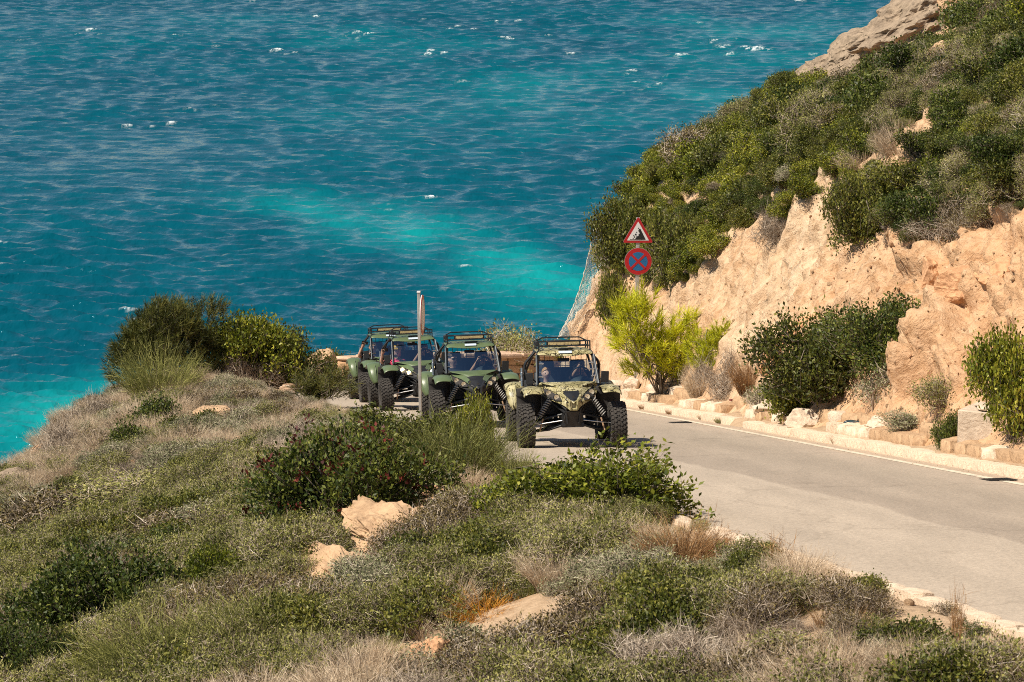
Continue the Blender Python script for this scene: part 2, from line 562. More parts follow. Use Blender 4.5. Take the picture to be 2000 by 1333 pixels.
M = {}
M['soil'] = soil_mat()
M['cliff'] = cliff_mat()
M['rock_tan'] = rock_mat('tan_rock', (.50, .335, .20), (.22, .13, .075))
M['rock_orange'] = rock_mat('orange_rock', (.58, .33, .18), (.28, .14, .07))
M['rock_pale'] = rock_mat('pale_rock', (.62, .50, .38), (.34, .26, .19))
M['rock_grey'] = rock_mat('grey_brown_rock', (.33, .25, .175), (.08, .06, .045))
M['kerb'] = rock_mat('kerb_stone', (.68, .54, .40), (.48, .35, .24))
M['kerb_brown'] = rock_mat('brown_kerb_stone', (.46, .30, .19), (.26, .16, .10))
M['wall'] = rock_mat('ochre_wall_stone', (.48, .30, .17), (.30, .17, .09))
M['wall_cap'] = rock_mat('wall_cap_stone', (.58, .40, .28), (.38, .25, .16))
M['concrete'] = rock_mat('weathered_concrete', (.52, .42, .32), (.36, .28, .21))

# ------------------------------------------------------------------ ground sheet
def make_ground():
    xs = np.unique(np.concatenate([np.linspace(-120, -16, 30), np.arange(-16, 14, 0.22), np.linspace(14, 90, 60)]))
    ys = np.unique(np.concatenate([np.linspace(-40, 12, 30), np.arange(12, 92, 0.22), np.linspace(92, 260, 70)]))
    X, Y = np.meshgrid(xs, ys)
    Z, t, s, c = ground(X, Y, True)
    # the cliff face has its own finer mesh: sink the coarse sheet beneath it
    inside = sstep(0.5, 1.2, t) * sstep(0, 1.5, np.minimum.reduce([Y - 37, 86 - Y, 20 - X]))
    Z = Z - 1.0 * inside
    v = np.stack([X, Y, Z], -1).reshape(-1, 3)
    n, m = len(ys), len(xs)
    i = np.arange(n - 1)[:, None] * m + np.arange(m - 1)[None, :]
    f = np.stack([i, i + 1, i + m + 1, i + m], -1).reshape(-1, 4)
    me = mesh_np('ground', v, f, [M['soil']], smooth_all=True)
    o = link('ground', me)
    tag(o, 'dry stony soil of the coastal bank below the road', 'ground', kind='structure')
make_ground()

CLIFF = {}
def make_cliff():
    xs = np.concatenate([np.arange(0.2, 13, 0.055), np.arange(13, 20, 0.12)]); ys = np.arange(37, 88, 0.09)
    X, Y = np.meshgrid(xs, ys)
    Z, t, s, c = ground(X, Y, True)
    P = np.stack([X, Y, Z], -1)
    du = np.gradient(P, axis=1); dv = np.gradient(P, axis=0)
    nn = np.cross(du, dv); nn /= np.linalg.norm(nn, axis=-1, keepdims=True)
    k = sstep(0.65, 1.6, t)
    px, py, pz = X, Y, Z
    # fall-line streaks, ledges and lumps
    a = (X * 0.985 + Z * 0.0); 
    lump = fbm(px * 0.55, py * 0.5, pz * 0.5, 3, 101)
    blocks = fbm(px * 1.25, py * 1.0, pz * 1.1, 4, 111, ridged=True)
    streak = fbm(py * 2.6 + pz * 0.5, pz * 0.55 + px * .3, 0, 4, 121, ridged=True)
    small = fbm(px * 3.4, py * 3.2, pz * 3.2, 3, 131, .6, True)
    near = sstep(62, 50, Y)
    d = k * (0.10 * lump + (0.06 + 0.22 * near) * (blocks - 0.2) + (0.20 - 0.06 * near) * streak + 0.11 * small)
    # fractured blocks: each cell stands proud by its own amount
    from mathutils import noise as mn
    tt = t.ravel(); wj = 0.18 * fbm(px * 2.2, py * 2.2, pz * 2.2, 2, 151)
    for sc, amp_far, amp_near, seed_ in ((0.85, .10, .34, 3.7), (2.3, .07, .12, 5.3)):
        q = np.stack([(px + wj) * sc, (py + wj) * sc * .8, (pz - wj) * sc * 1.1], -1).reshape(-1, 3)
        cell = np.zeros(len(q))
        for i in np.nonzero((tt > .7) & (tt < 5.5))[0]:
            ds, ps = mn.voronoi(q[i])
            cell[i] = (mn.cell(ps[0] * seed_) + .5 * (q[i][2] - ps[0][2])) * min(1.0, (ds[1] - ds[0]) * 9)
        d += k * (amp_far + (amp_near - amp_far) * near) * cell.reshape(X.shape)
    # broken ledges with overhung hollows on the near side
    led = sstep(0.0, 0.35, fbm(px * 0.7 + 3, py * 0.8, pz * 1.5, 2, 141)) * near
    d += k * 0.28 * led
    P2 = P + nn * d[..., None] - np.array([0, 0, 0.06]) * (1 - k)[..., None] * 0
    CLIFF['P'] = P2; CLIFF['t'] = t
    keep = t > 0.42
    n, m = len(ys), len(xs)
    i = np.arange(n - 1)[:, None] * m + np.arange(m - 1)[None, :]
    f = np.stack([i, i + 1, i + m + 1, i + m], -1)
    kf = keep[:-1, :-1] & keep[1:, 1:] & keep[:-1, 1:] & keep[1:, :-1]
    f = f[kf]
    used = np.unique(f); remap = np.full(n * m, -1); remap[used] = np.arange(len(used))
    me = mesh_np('cliff', P2.reshape(-1, 3)[used], remap[f], [M['cliff']])
    o = link('cliff', me)
    tag(o, 'ochre eroded rock slope rising from the inner kerb', 'cliff', kind='structure')
make_cliff()

# ------------------------------------------------------------------ road
def resample(poly, step, y0=None, y1=None):
    pts = []
    for (ax, ay), (bx, by) in zip(poly[:-1], poly[1:]):
        L = math.hypot(bx - ax, by - ay); n = max(1, int(round(L / 0.05)))
        for k in range(n): pts.append((ax + (bx - ax) * k / n, ay + (by - ay) * k / n))
    pts = np.array(pts + [tuple(poly[-1])])
    # soften the corners
    ker = np.ones(41) / 41
    pad = np.concatenate([np.repeat(pts[:1], 20, 0), pts, np.repeat(pts[-1:], 20, 0)])
    sm = np.stack([np.convolve(pad[:, k], ker, 'valid') for k in (0, 1)], -1)
    L = np.concatenate([[0], np.cumsum(np.hypot(*np.diff(sm, axis=0).T))])
    q = np.arange(0, L[-1], step)
    return np.stack([np.interp(q, L, sm[:, k]) for k in (0, 1)], -1)

def make_road():
    n = 420; m = 25
    A = resample(LEFT, 0.2); B = resample(RIGHT, 0.2)
    la = np.linspace(0, len(A) - 1, 60); 
    # pair the two edges by arc fraction in three stretches so the bend fans out evenly
    def stretch(P, y):  # index where the straight part ends
        return int(np.argmax(P[:, 1] > y))
    ia, ib = stretch(A, 72.5), stretch(B, 76.0)
    ja, jb = int(np.argmax((A[:, 0] > 3) & (A[:, 1] > 85))), int(np.argmax((B[:, 0] > 4) & (B[:, 1] > 81)))
    def pieces(P, i, j):
        return np.concatenate([P[np.linspace(0, i, 260).astype(int)], P[np.linspace(i, j, 80).astype(int)][1:], P[np.linspace(j, len(P) - 1, 80).astype(int)][1:]])
    PA, PB = pieces(A, ia, ja), pieces(B, ib, jb)
    w = np.linspace(-0.012, 1.012, m)
    X = PA[:, None, 0] * (1 - w) + PB[:, None, 0] * w
    Y = PA[:, None, 1] * (1 - w) + PB[:, None, 1] * w
    Z = road_plane(Y) - 0.0
    v = np.stack([X, Y, Z], -1).reshape(-1, 3)
    nn = len(PA)
    i = np.arange(nn - 1)[:, None] * m + np.arange(m - 1)[None, :]
    f = np.stack([i, i + m, i + m + 1, i + 1], -1).reshape(-1, 4)
    mat, nt, p, out = new_mat('worn_asphalt')
    me = mesh_np('road', v, f[:, ::-1], [mat], smooth_all=True)
    fattr(me, 'lat', np.repeat(w[None, :], nn, 0))
    at = N(nt, 'ShaderNodeAttribute', attribute_name='lat')
    vv = coord(nt)
    vst = coord(nt, 'Object', (1.6, 0.22, 1), (0, 0, R(9.8)))
    wob = N(nt, 'ShaderNodeMath', operation='MULTIPLY_ADD'); wob.inputs[1].default_value = 0.10
    nt.links.new(ntex(nt, vst, 0.9, 3), wob.inputs[0]); nt.links.new(at.outputs['Fac'], wob.inputs[2])
    # paler resurfaced near lane, rougher grey far lane
    lane = ramp(nt, [(0.0, (.46, .365, .27)), (0.055, (.42, .345, .265)), (0.49, (.43, .355, .275)), (0.505, (.34, .277, .215)), (0.85, (.35, .288, .222)), (0.965, (.37, .30, .232)), (1.0, (.42, .32, .23))], wob.outputs[0])
    st = ramp(nt, [(0.35, (.93, .93, .93)), (0.65, (1.06, 1.06, 1.06))], ntex(nt, vst, 1.4, 5, 0.6))
    gr = ramp(nt, [(0.32, (.58, .58, .58)), (0.68, (1.36, 1.36, 1.36))], ntex(nt, vv, 24, 5, 0.85))
    a = mixc(nt, 1.0, lane.outputs[0], st.outputs[0], 'MULTIPLY')
    a = mixc(nt, 0.8, a, gr.outputs[0], 'MULTIPLY')
    tr = ramp(nt, [(0.0, (1.04,) * 3), (0.14, (1.0,) * 3), (0.20, (.90,) * 3), (0.27, (1.0,) * 3), (0.36, (1.02,) * 3), (0.43, (.92,) * 3), (0.5, (1,) * 3), (0.60, (.91,) * 3), (0.67, (1.03,) * 3), (0.80, (.92,) * 3), (0.9, (1.05,) * 3)], wob.outputs[0])
    a = mixc(nt, 0.8, a, tr.outputs[0], 'MULTIPLY')
    sp = ramp(nt, [(0.60, (1, 1, 1)), (0.72, (.72, .70, .68))], ntex(nt, vv, 1.1, 6, 0.75))
    a = mixc(nt, 0.6, a, sp.outputs[0], 'MULTIPLY')
    vc = N(nt, 'ShaderNodeTexVoronoi', feature='DISTANCE_TO_EDGE'); vc.inputs['Scale'].default_value = 0.22
    wj = N(nt, 'ShaderNodeVectorMath', operation='ADD'); wz = nt.nodes.new('ShaderNodeTexNoise'); wz.inputs['Scale'].default_value = 1.6; wz.inputs['Detail'].default_value = 5
    nt.links.new(vv, wz.inputs['Vector']); nt.links.new(wz.outputs['Color'], wj.inputs[0]); nt.links.new(coord(nt, 'Object', (1, .55, 1)), wj.inputs[1])
    nt.links.new(wj.outputs[0], vc.inputs['Vector'])
    ck = ramp(nt, [(0.0, (.45, .43, .41)), (0.007, (.8, .8, .8)), (0.012, (1, 1, 1))], vc.outputs['Distance'])
    a = mixc(nt, 0.28, a, ck.outputs[0], 'MULTIPLY')
    nt.links.new(a, p.inputs['Base Color'])
    p.inputs['Roughness'].default_value = 0.85
    p.inputs['Specular IOR Level'].default_value = 0.25
    nt.links.new(bump(nt, ntex(nt, vv, 60, 3), 0.5, 0.008), p.inputs['Normal'])
    o = link('road', me)
    tag(o, 'sun bleached grey asphalt road climbing the coast', 'road', kind='structure')
    # painted edge line
    E = resample(RIGHT, 0.35)
    k = E[:, 1] < 76
    E = E[(E[:, 1] > 8) & k]
    d = np.gradient(E, axis=0); d /= np.linalg.norm(d, axis=1, keepdims=True)
    nrm = np.stack([-d[:, 1], d[:, 0]], -1)          # to the left of travel = into the road
    rows = []
    for off in (0.29, 0.44):
        q = E + nrm * off
        rows.append(np.stack([q[:, 0], q[:, 1], road_plane(q[:, 1]) + 0.004], -1))
    v = np.concatenate(rows); L = len(E)
    f = np.stack([np.arange(L - 1), np.arange(1, L), np.arange(1, L) + L, np.arange(L - 1) + L], -1)
    lm, nt, p, out = new_mat('worn_line_paint')
    vv = coord(nt)
    n = ntex(nt, vv, 7, 5, 0.7)
    c = ramp(nt, [(0.34, (.36, .31, .25)), (0.46, (.62, .53, .40)), (0.7, (.74, .65, .50))], n)
    nt.links.new(c.outputs[0], p.inputs['Base Color']); p.inputs['Roughness'].default_value = 0.7
    o = link('painted_line', mesh_np('painted_line', v, f, [lm]))
    tag(o, 'worn cream edge line painted along the inner kerb', 'road marking', kind='structure')
make_road()

# ------------------------------------------------------------------ stones, kerbs, walls
def stone_mesh(name, size, seed, mat, jag=0.12, res=4, flat=0.0):
    """a rounded, chipped block"""
    bm = bmesh.new()
    bmesh.ops.create_cube(bm, size=1.0)
    bmesh.ops.subdivide_edges(bm, edges=bm.edges, cuts=res, use_grid_fill=True)
    co = np.array([v.co[:] for v in bm.verts])
    ln = np.linalg.norm(co, axis=1, keepdims=True)
    sph = co / ln * 0.62
    co = co * (1 - 0.28) + sph * 0.28
    n = co / np.linalg.norm(co, axis=1, keepdims=True)
    q = co * np.array(size) / max(size) * 3
    d = fbm(q[:, 0] + seed * 7.3, q[:, 1] + 2.1, q[:, 2], 3, seed)
    co = co + n * d[:, None] * jag
    co = co * np.array(size)
    for v, c in zip(bm.verts, co): v.co = c
    me = bpy.data.meshes.new(name); bm.to_mesh(me); bm.free()
    me.materials.append(mat); smooth(me, 38)
    return me

def boulder_mesh(name, size, seed, mat, sub=4, facet=0.28, rough=0.16):
    bm = bmesh.new()
    bmesh.ops.create_icosphere(bm, subdivisions=sub, radius=1.0)
    co = np.array([v.co[:] for v in bm.verts])
    rng = np.random.default_rng(seed)
    n = co / np.linalg.norm(co, axis=1, keepdims=True)
    r = np.ones(len(co))
    for k in range(11):                    # random cutting planes give broken faces
        a = rng.normal(size=3); a /= np.linalg.norm(a)
        h = rng.uniform(0.55, 0.9)
        dt = n @ a
        r = np.where(dt > 1e-3, np.minimum(r, np.where(dt > 1e-3, h / np.maximum(dt, 1e-3), 9)), r)
    r = 1 - (1 - r) * (facet / 0.28)
    p = n * r[:, None]
    d = fbm(p[:, 0] * 2 + seed, p[:, 1] * 2, p[:, 2] * 2, 4, seed, ridged=True)
    d2 = fbm(p[:, 0] * 7 + seed, p[:, 1] * 7, p[:, 2] * 7, 3, seed + 3)
    p = p * (1 + rough * d + rough * 0.35 * d2)[:, None] * np.array(size)
    for v, c in zip(bm.verts, p): v.co = c
    me = bpy.data.meshes.new(name); bm.to_mesh(me); bm.free()
    me.materials.append(mat); smooth(me, 16)
    return me

def line_stones(parent, poly, step, size, mats, side, off, z0, seed, ylo, yhi, gap=0.02, skip=(), name='kerb_stone', jag=0.05, xlim=None):
    rng = random.Random(seed)
    pts = resample(poly, 0.05)
    keep = (pts[:, 1] >= ylo) & (pts[:, 1] <= yhi)
    if xlim is not None: keep &= pts[:, 0] < xlim
    pts = pts[keep]
    mes = [stone_mesh(name, (size[0], size[1], size[2]), seed * 11 + k, mats[k % len(mats)], jag) for k in range(6)]
    n = int(step / 0.05); out = []
    i = 0; k = 0
    while i + n < len(pts):
        a, b = pts[i], pts[i + n]
        d = (b - a) / np.linalg.norm(b - a)
        nr = np.array([d[1], -d[0]]) * side
        c = (a + b) / 2 + nr * off
        if not any(lo <= k < hi for lo, hi in skip):
            o = link(name, mes[rng.randrange(6)], parent)
            slope = math.atan2(float(road_plane(b[1]) - road_plane(a[1])), float(np.linalg.norm(b - a)))
            o.rotation_euler = Euler((rng.uniform(-.03, .03), -slope + rng.uniform(-.012, .012), math.atan2(d[1], d[0]) + rng.uniform(-.02, .02)))
            o.location = (c[0], c[1], float(road_plane(c[1])) + z0 + rng.uniform(-.015, .012))
            f = (np.linalg.norm(b - a) - gap) / size[0]
            o.scale = (f, rng.uniform(.94, 1.06), rng.uniform(.94, 1.05))
            out.append(o)
        i += n; k += 1
    return out

kerb_r = empty('kerb', (5.5, 50, float(road_plane(50))))
tag(kerb_r, 'pale stone kerb along the foot of the ochre slope', 'kerb', kind='structure')
kerb_l = empty('kerb', (0, 42, float(road_plane(42))))
tag(kerb_l, 'weathered stone kerb along the grassy sea side bank', 'kerb', kind='structure')
bpy.context.view_layer.update()
def keep_world(parent, objs):
    inv = Matrix.Translation(parent.location).inverted()
    for o in objs: o.matrix_parent_inverse = inv
keep_world(kerb_r, line_stones(kerb_r, RIGHT, 1.2, (1.2, 0.34, 0.30), [M['kerb']], 1, 0.17, 0.0, 3, 30, 78.5, skip=((23, 24),), jag=.05, gap=.006))
keep_world(kerb_l, line_stones(kerb_l, LEFT, 0.6, (0.6, 0.20, 0.28), [M['kerb']], -1, 0.09, -0.05, 5, 14, 66, jag=.08))
keep_world(kerb_l, line_stones(kerb_l, LEFT, 0.7, (0.7, 0.26, 0.46), [M['kerb_brown'], M['kerb']], -1, 0.13, 0.0, 7, 72.3, 80.9, jag=.08, xlim=-3.6))

# rough stone ledge behind the inner kerb
ledge = empty('stone_ledge', (6.0, 50, float(road_plane(50))))
tag(ledge, 'low ledge of rough pale stones behind the inner kerb', 'ledge')
bpy.context.view_layer.update()
keep_world(ledge, line_stones(ledge, RIGHT, 0.7, (0.7, 0.42, 0.34), [M['kerb'], M['rock_tan']], 1, 0.52, 0.17, 13, 36, 78, name='stone', jag=.16, skip=((5, 8), (14, 16), (24, 28), (33, 36), (42, 44))))
keep_world(ledge, line_stones(ledge, RIGHT, 0.95, (0.95, 0.5, 0.36), [M['rock_pale'], M['rock_tan']], 1, 0.88, 0.34, 17, 38, 78, name='stone', jag=.26, skip=((3, 8), (10, 13), (17, 21), (24, 28), (33, 36))))

# parapet at the outside of the bend
wall = empty('parapet_wall', (0, 86.5, float(road_plane(86.5))))
tag(wall, 'low ochre stone parapet with pale cap around the outside of the bend', 'wall')
bpy.context.view_layer.update()
for course in range(3):
    keep_world(wall, line_stones(wall, LEFT, 0.9 if course != 1 else 0.75, (0.9 if course != 1 else 0.75, 0.4, 0.25), [M['wall']], -1, 0.25, 0.14 + 0.245 * course, 21 + course, 81.1 + 0.2 * (course % 2), 97, name='wall_block', jag=.035, gap=.012))
keep_world(wall, line_stones(wall, LEFT, 1.1, (1.1, 0.52, 0.13), [M['wall_cap']], -1, 0.25, 0.82, 27, 81.1, 97, name='cap_stone', jag=.05, gap=.012))
# ------------------------------------------------------------------ vegetation
def leaf_mat(name, dark, mid, light, trans=0.3, rough=0.5, spec=0.35):
    m, nt, p, out = new_mat(name)
    at = N(nt, 'ShaderNodeAttribute', attribute_name='tint')
    oi = N(nt, 'ShaderNodeObjectInfo')
    mr = N(nt, 'ShaderNodeMath', operation='MULTIPLY_ADD'); mr.inputs[1].default_value = 0.36; mr.inputs[2].default_value = -0.18
    nt.links.new(oi.outputs['Random'], mr.inputs[0])
    ad = N(nt, 'ShaderNodeMath', operation='ADD')
    nt.links.new(at.outputs['Fac'], ad.inputs[0]); nt.links.new(mr.outputs[0], ad.inputs[1])
    c = ramp(nt, [(0.08, dark), (0.5, mid), (0.95, light)], ad.outputs[0])
    nt.links.new(c.outputs[0], p.inputs['Base Color'])
    p.inputs['Roughness'].default_value = rough
    p.inputs['Specular IOR Level'].default_value = spec
    if trans:
        t = N(nt, 'ShaderNodeBsdfTranslucent'); nt.links.new(c.outputs[0], t.inputs['Color'])
        mx = N(nt, 'ShaderNodeMixShader'); mx.inputs[0].default_value = trans
        nt.links.new(p.outputs[0], mx.inputs[1]); nt.links.new(t.outputs[0], mx.inputs[2])
        nt.links.new(mx.outputs[0], out.inputs['Surface'])
    return m

M['leaf_dark'] = leaf_mat('dark_shrub_leaf', (.020, .034, .005), (.060, .088, .014), (.20, .215, .036))
M['leaf_mid'] = leaf_mat('olive_shrub_leaf', (.036, .046, .007), (.115, .130, .020), (.30, .275, .05))
M['leaf_bright'] = leaf_mat('bright_shrub_leaf', (.045, .062, .005), (.165, .195, .016), (.45, .42, .05))
M['leaf_olive'] = leaf_mat('olive_herb_leaf', (.055, .062, .014), (.175, .180, .045), (.37, .345, .10), 0.25, 0.6, 0.2)
M['leaf_grey'] = leaf_mat('grey_scrub_leaf', (.11, .12, .058), (.25, .255, .13), (.46, .44, .27), 0.15, 0.8, 0.1)
M['leaf_pale'] = leaf_mat('pale_green_scrub', (.10, .105, .026), (.245, .245, .066), (.45, .41, .145), 0.2, 0.7, 0.15)
M['leaf_brown'] = leaf_mat('brown_heath', (.045, .032, .014), (.125, .092, .036), (.29, .225, .085), 0.15, 0.8, 0.1)
M['leaf_red'] = leaf_mat('red_berry', (.055, .010, .007), (.12, .018, .012), (.21, .04, .025), 0.1)
M['broom'] = leaf_mat('broom_stem', (.06, .066, .016), (.155, .165, .044), (.32, .31, .10), 0.15, 0.6, 0.2)
M['pine_dark'] = leaf_mat('pine_needle', (.032, .040, .008), (.105, .112, .02), (.26, .225, .05), 0.2, 0.5)
M['pine_yellow'] = leaf_mat('young_pine_needle', (.24, .26, .008), (.57, .58, .016), (.84, .80, .07), 0.35, 0.5)
M['straw'] = leaf_mat('dry_grass', (.32, .225, .14), (.56, .43, .29), (.76, .63, .46), 0.2, 0.8, 0.1)
M['straw_brown'] = leaf_mat('rust_dry_grass', (.17, .085, .035), (.36, .20, .085), (.58, .40, .22), 0.2, 0.8, 0.1)
M['dodder'] = leaf_mat('orange_creeper', (.28, .11, .01), (.52, .22, .02), (.66, .36, .05), 0.2, 0.7)
M['twig'] = leaf_mat('dead_twig', (.16, .12, .085), (.35, .275, .205), (.58, .49, .39), 0.0, 0.9, 0.1)
M['bark'] = leaf_mat('bark', (.10, .078, .058), (.21, .17, .13), (.36, .30, .23), 0.0, 0.9, 0.1)

def unit(a): return a / np.maximum(np.linalg.norm(a, axis=-1, keepdims=True), 1e-9)

def leaves(pos, d, rng, L, W, tint, fold=0.25):
    n = len(pos)
    r = unit(rng.normal(size=(n, 3)))
    w = unit(np.cross(d, r)); nr = np.cross(d, w)
    l = (L * rng.uniform(0.7, 1.25, (n, 1))); ww = W * rng.uniform(0.75, 1.2, (n, 1))
    p0 = pos; p2 = pos + d * l
    m = pos + d * l * 0.5 + nr * ww * fold
    v = np.stack([p0, m + w * ww * 0.5, p2, m - w * ww * 0.5], 1).reshape(-1, 3)
    f = np.arange(n * 4).reshape(-1, 4)
    return v, f, np.repeat(tint, 4)

def blades(base, d0, d1, L, W, rng, tint, seg=3):
    """thin tapering strips that start along d0 and bend towards d1"""
    n = len(base)
    side = unit(np.cross(d0, unit(rng.normal(size=(n, 3)))))
    p = base.copy(); rows = []
    L = np.broadcast_to(np.asarray(L, float).reshape(-1, 1) if np.ndim(L) else np.full((n, 1), L), (n, 1))
    for k in range(seg + 1):
        t = k / seg
        w = W * (1 - 0.85 * t)
        rows += [p + side * w * 0.5, p - side * w * 0.5]
        p = p + unit(d0 * (1 - t) + d1 * t) * L / seg
    v = np.stack(rows, 1)
    m = 2 * (seg + 1)
    idx = np.arange(n)[:, None] * m
    f = np.concatenate([np.stack([idx[:, 0] + 2 * k, idx[:, 0] + 2 * k + 1, idx[:, 0] + 2 * k + 3, idx[:, 0] + 2 * k + 2], -1) for k in range(seg)])
    return v.reshape(-1, 3), f, np.repeat(tint, m)

def sticks(a, b, ra, rb, tint):
    """three sided prisms from a to b"""
    n = len(a); d = unit(b - a)
    ref = np.where(np.abs(d[:, 2:3]) < 0.9, np.array([[0, 0, 1.0]]), np.array([[1.0, 0, 0]]))
    x = unit(np.cross(d, ref)); y = np.cross(d, x)
    ra = np.broadcast_to(np.asarray(ra, float).reshape(-1, 1), (n, 1)); rb = np.broadcast_to(np.asarray(rb, float).reshape(-1, 1), (n, 1))
    rows = []
    for k in range(3):
        o = x * math.cos(k * 2.094) + y * math.sin(k * 2.094)
        rows += [a + o * ra, b + o * rb]
    v = np.stack(rows, 1).reshape(-1, 3); i = np.arange(n) * 6
    f = np.concatenate([np.stack([i + 2 * k, i + 2 * ((k + 1) % 3), i + 2 * ((k + 1) % 3) + 1, i + 2 * k + 1], -1) for k in range(3)])
    return v, f, np.repeat(tint, 6)

def cat(*parts):
    vs, fs, ts = [], [], []; o = 0
    for v, f, t in parts:
        vs.append(v); fs.append(f + o); ts.append(t); o += len(v)
    return np.concatenate(vs), np.concatenate(fs), np.concatenate(ts)

def crooked(starts, ends, rng, r0, r1, k=4, wob=0.08, tint=0.5):
    """crooked branches as chains of sticks"""
    n = len(starts); L = np.linalg.norm(ends - starts, axis=1, keepdims=True)
    pts = [starts]
    for i in range(1, k):
        t = i / k
        pts.append(starts * (1 - t) + ends * t + rng.normal(size=(n, 3)) * L * wob + np.array([0, 0, 1.0]) * L * 0.10 * math.sin(math.pi * t))
    pts.append(ends)
    return cat(*[sticks(pts[i], pts[i + 1], r0 + (r1 - r0) * i / k, r0 + (r1 - r0) * (i + 1) / k, np.clip(tint + rng.normal(0, .15, n), 0, 1)) for i in range(k)])

def shell(rng, n, Rx, Ry, Rz, lobes=9, lo=0.72, hi=1.05, low=-0.25):
    """points and outward directions on an uneven lobed dome of half-widths Rx, Ry and height Rz"""
    cz = rng.uniform(0.12, 0.62, lobes) * Rz
    an = rng.uniform(0, 6.283, lobes); rr = np.sqrt(rng.uniform(0, 1, lobes)) * 0.62
    C = np.stack([np.cos(an) * rr * Rx, np.sin(an) * rr * Ry, cz], -1)
    C[:, 2] *= (1.12 - 0.7 * rr ** 1.5)
    S = rng.uniform(0.34, 0.52, lobes)
    w = S ** 2; pick = rng.choice(lobes, n, p=w / w.sum())
    d = unit(rng.normal(size=(n, 3)))
    d[:, 2] = np.where(d[:, 2] < low, -d[:, 2], d[:, 2])
    k = rng.uniform(lo, hi, (n, 1)) * S[pick][:, None]
    p = C[pick] + d * k * np.array([Rx, Ry, Rz * 0.95])
    p[:, 2] = np.maximum(p[:, 2], 0.03 * Rz)
    out = unit(d * 0.7 + unit(p - np.array([0, 0, 0.2 * Rz])) * 0.6)
    return p, out

def leafy(seed, Rx, Ry, Rz, twigs, per, L, W, lobes=9, tlen=0.22, up=0.35, scat=0.045, stems=60):
    rng = np.random.default_rng(seed)
    tip, out = shell(rng, twigs, Rx, Ry, Rz, lobes)
    td = unit(out + np.array([0, 0, up]) + rng.normal(0, .35, (twigs, 3)))
    u = rng.uniform(0, 1, (twigs, per, 1)) ** 0.8
    pos = tip[:, None] - td[:, None] * u * tlen + rng.normal(0, scat, (twigs, per, 3))
    d = unit(td[:, None] * 0.55 + rng.normal(0, 0.6, (twigs, per, 3)) + np.array([0, 0, 0.15]))
    tw = rng.normal(0, .16, (twigs, 1))
    tint = np.clip(0.42 + tw + rng.normal(0, .17, (twigs, per)) + 0.16 * (1 - u[..., 0]), 0, 1)
    fol = leaves(pos.reshape(-1, 3), d.reshape(-1, 3), rng, L, W, tint.ravel())
    # wood
    k = min(stems, twigs)
    sel = rng.choice(twigs, k, replace=False)
    st = np.stack([rng.normal(0, .07 * Rx, k), rng.normal(0, .07 * Ry, k), np.full(k, -0.05)], -1)
    wood = crooked(st, tip[sel], rng, 0.011 * max(Rx, .6), 0.004, 4, 0.07)
    inner = cat(wood, sticks(tip - td * tlen * 1.3, tip, 0.003, 0.0015, np.full(twigs, .5)))
    return fol, inner

def broom(seed, Rx, Ry, Rz, n, W=0.006, spread=0.75, curl=0.35, seg=3, bits=0, up=0.9, tuft=0):
    """many thin stems fanning out of a common foot"""
    rng = np.random.default_rng(seed)
    an = rng.uniform(0, 6.283, n); rr = np.sqrt(rng.uniform(0, 1, n))
    base = np.stack([np.cos(an) * rr * Rx * 0.35, np.sin(an) * rr * Ry * 0.35, np.zeros(n)], -1)
    lean = rr * spread + rng.normal(0, .12, n)
    an2 = an + rng.normal(0, .5, n)
    d0 = unit(np.stack([np.cos(an2) * lean * Rx, np.sin(an2) * lean * Ry, np.full(n, Rz * up)], -1))
    d1 = unit(d0 + np.stack([np.cos(an2), np.sin(an2), np.full(n, -0.2)], -1) * curl + rng.normal(0, .15, (n, 3)))
    L = Rz * rng.uniform(0.55, 1.12, n) * (1.05 - 0.25 * rr)
    tint = np.clip(0.45 + rng.normal(0, .2, n), 0, 1)
    parts = [blades(base, d0, d1, L, W, rng, tint, seg)]
    if bits:       # side shoots
        m = n * bits
        pick = rng.integers(0, n, m); t = rng.uniform(0.35, 0.95, m)
        mid = unit(d0 + d1)[pick]
        p = base[pick] + (d0[pick] * (1 - t[:, None] * .5) + d1[pick] * t[:, None] * .5) * (L[pick] * t)[:, None]
        dd = unit(mid + rng.normal(0, .55, (m, 3)))
        parts.append(blades(p, dd, unit(dd + rng.normal(0, .3, (m, 3)) + np.array([0, 0, .25])), Rz * rng.uniform(.10, .24, m), W * 0.8, rng, np.clip(tint[pick] + .1 + rng.normal(0, .15, m), 0, 1), 2 if seg < 3 else seg))
    k = max(4, n // 40)
    sel = rng.choice(n, k, replace=False)
    wood = sticks(base[sel] - np.array([0, 0, .05]), base[sel] + d0[sel] * (L[sel] * .55)[:, None], 0.008, 0.003, np.full(k, .4))
    return cat(*parts), wood

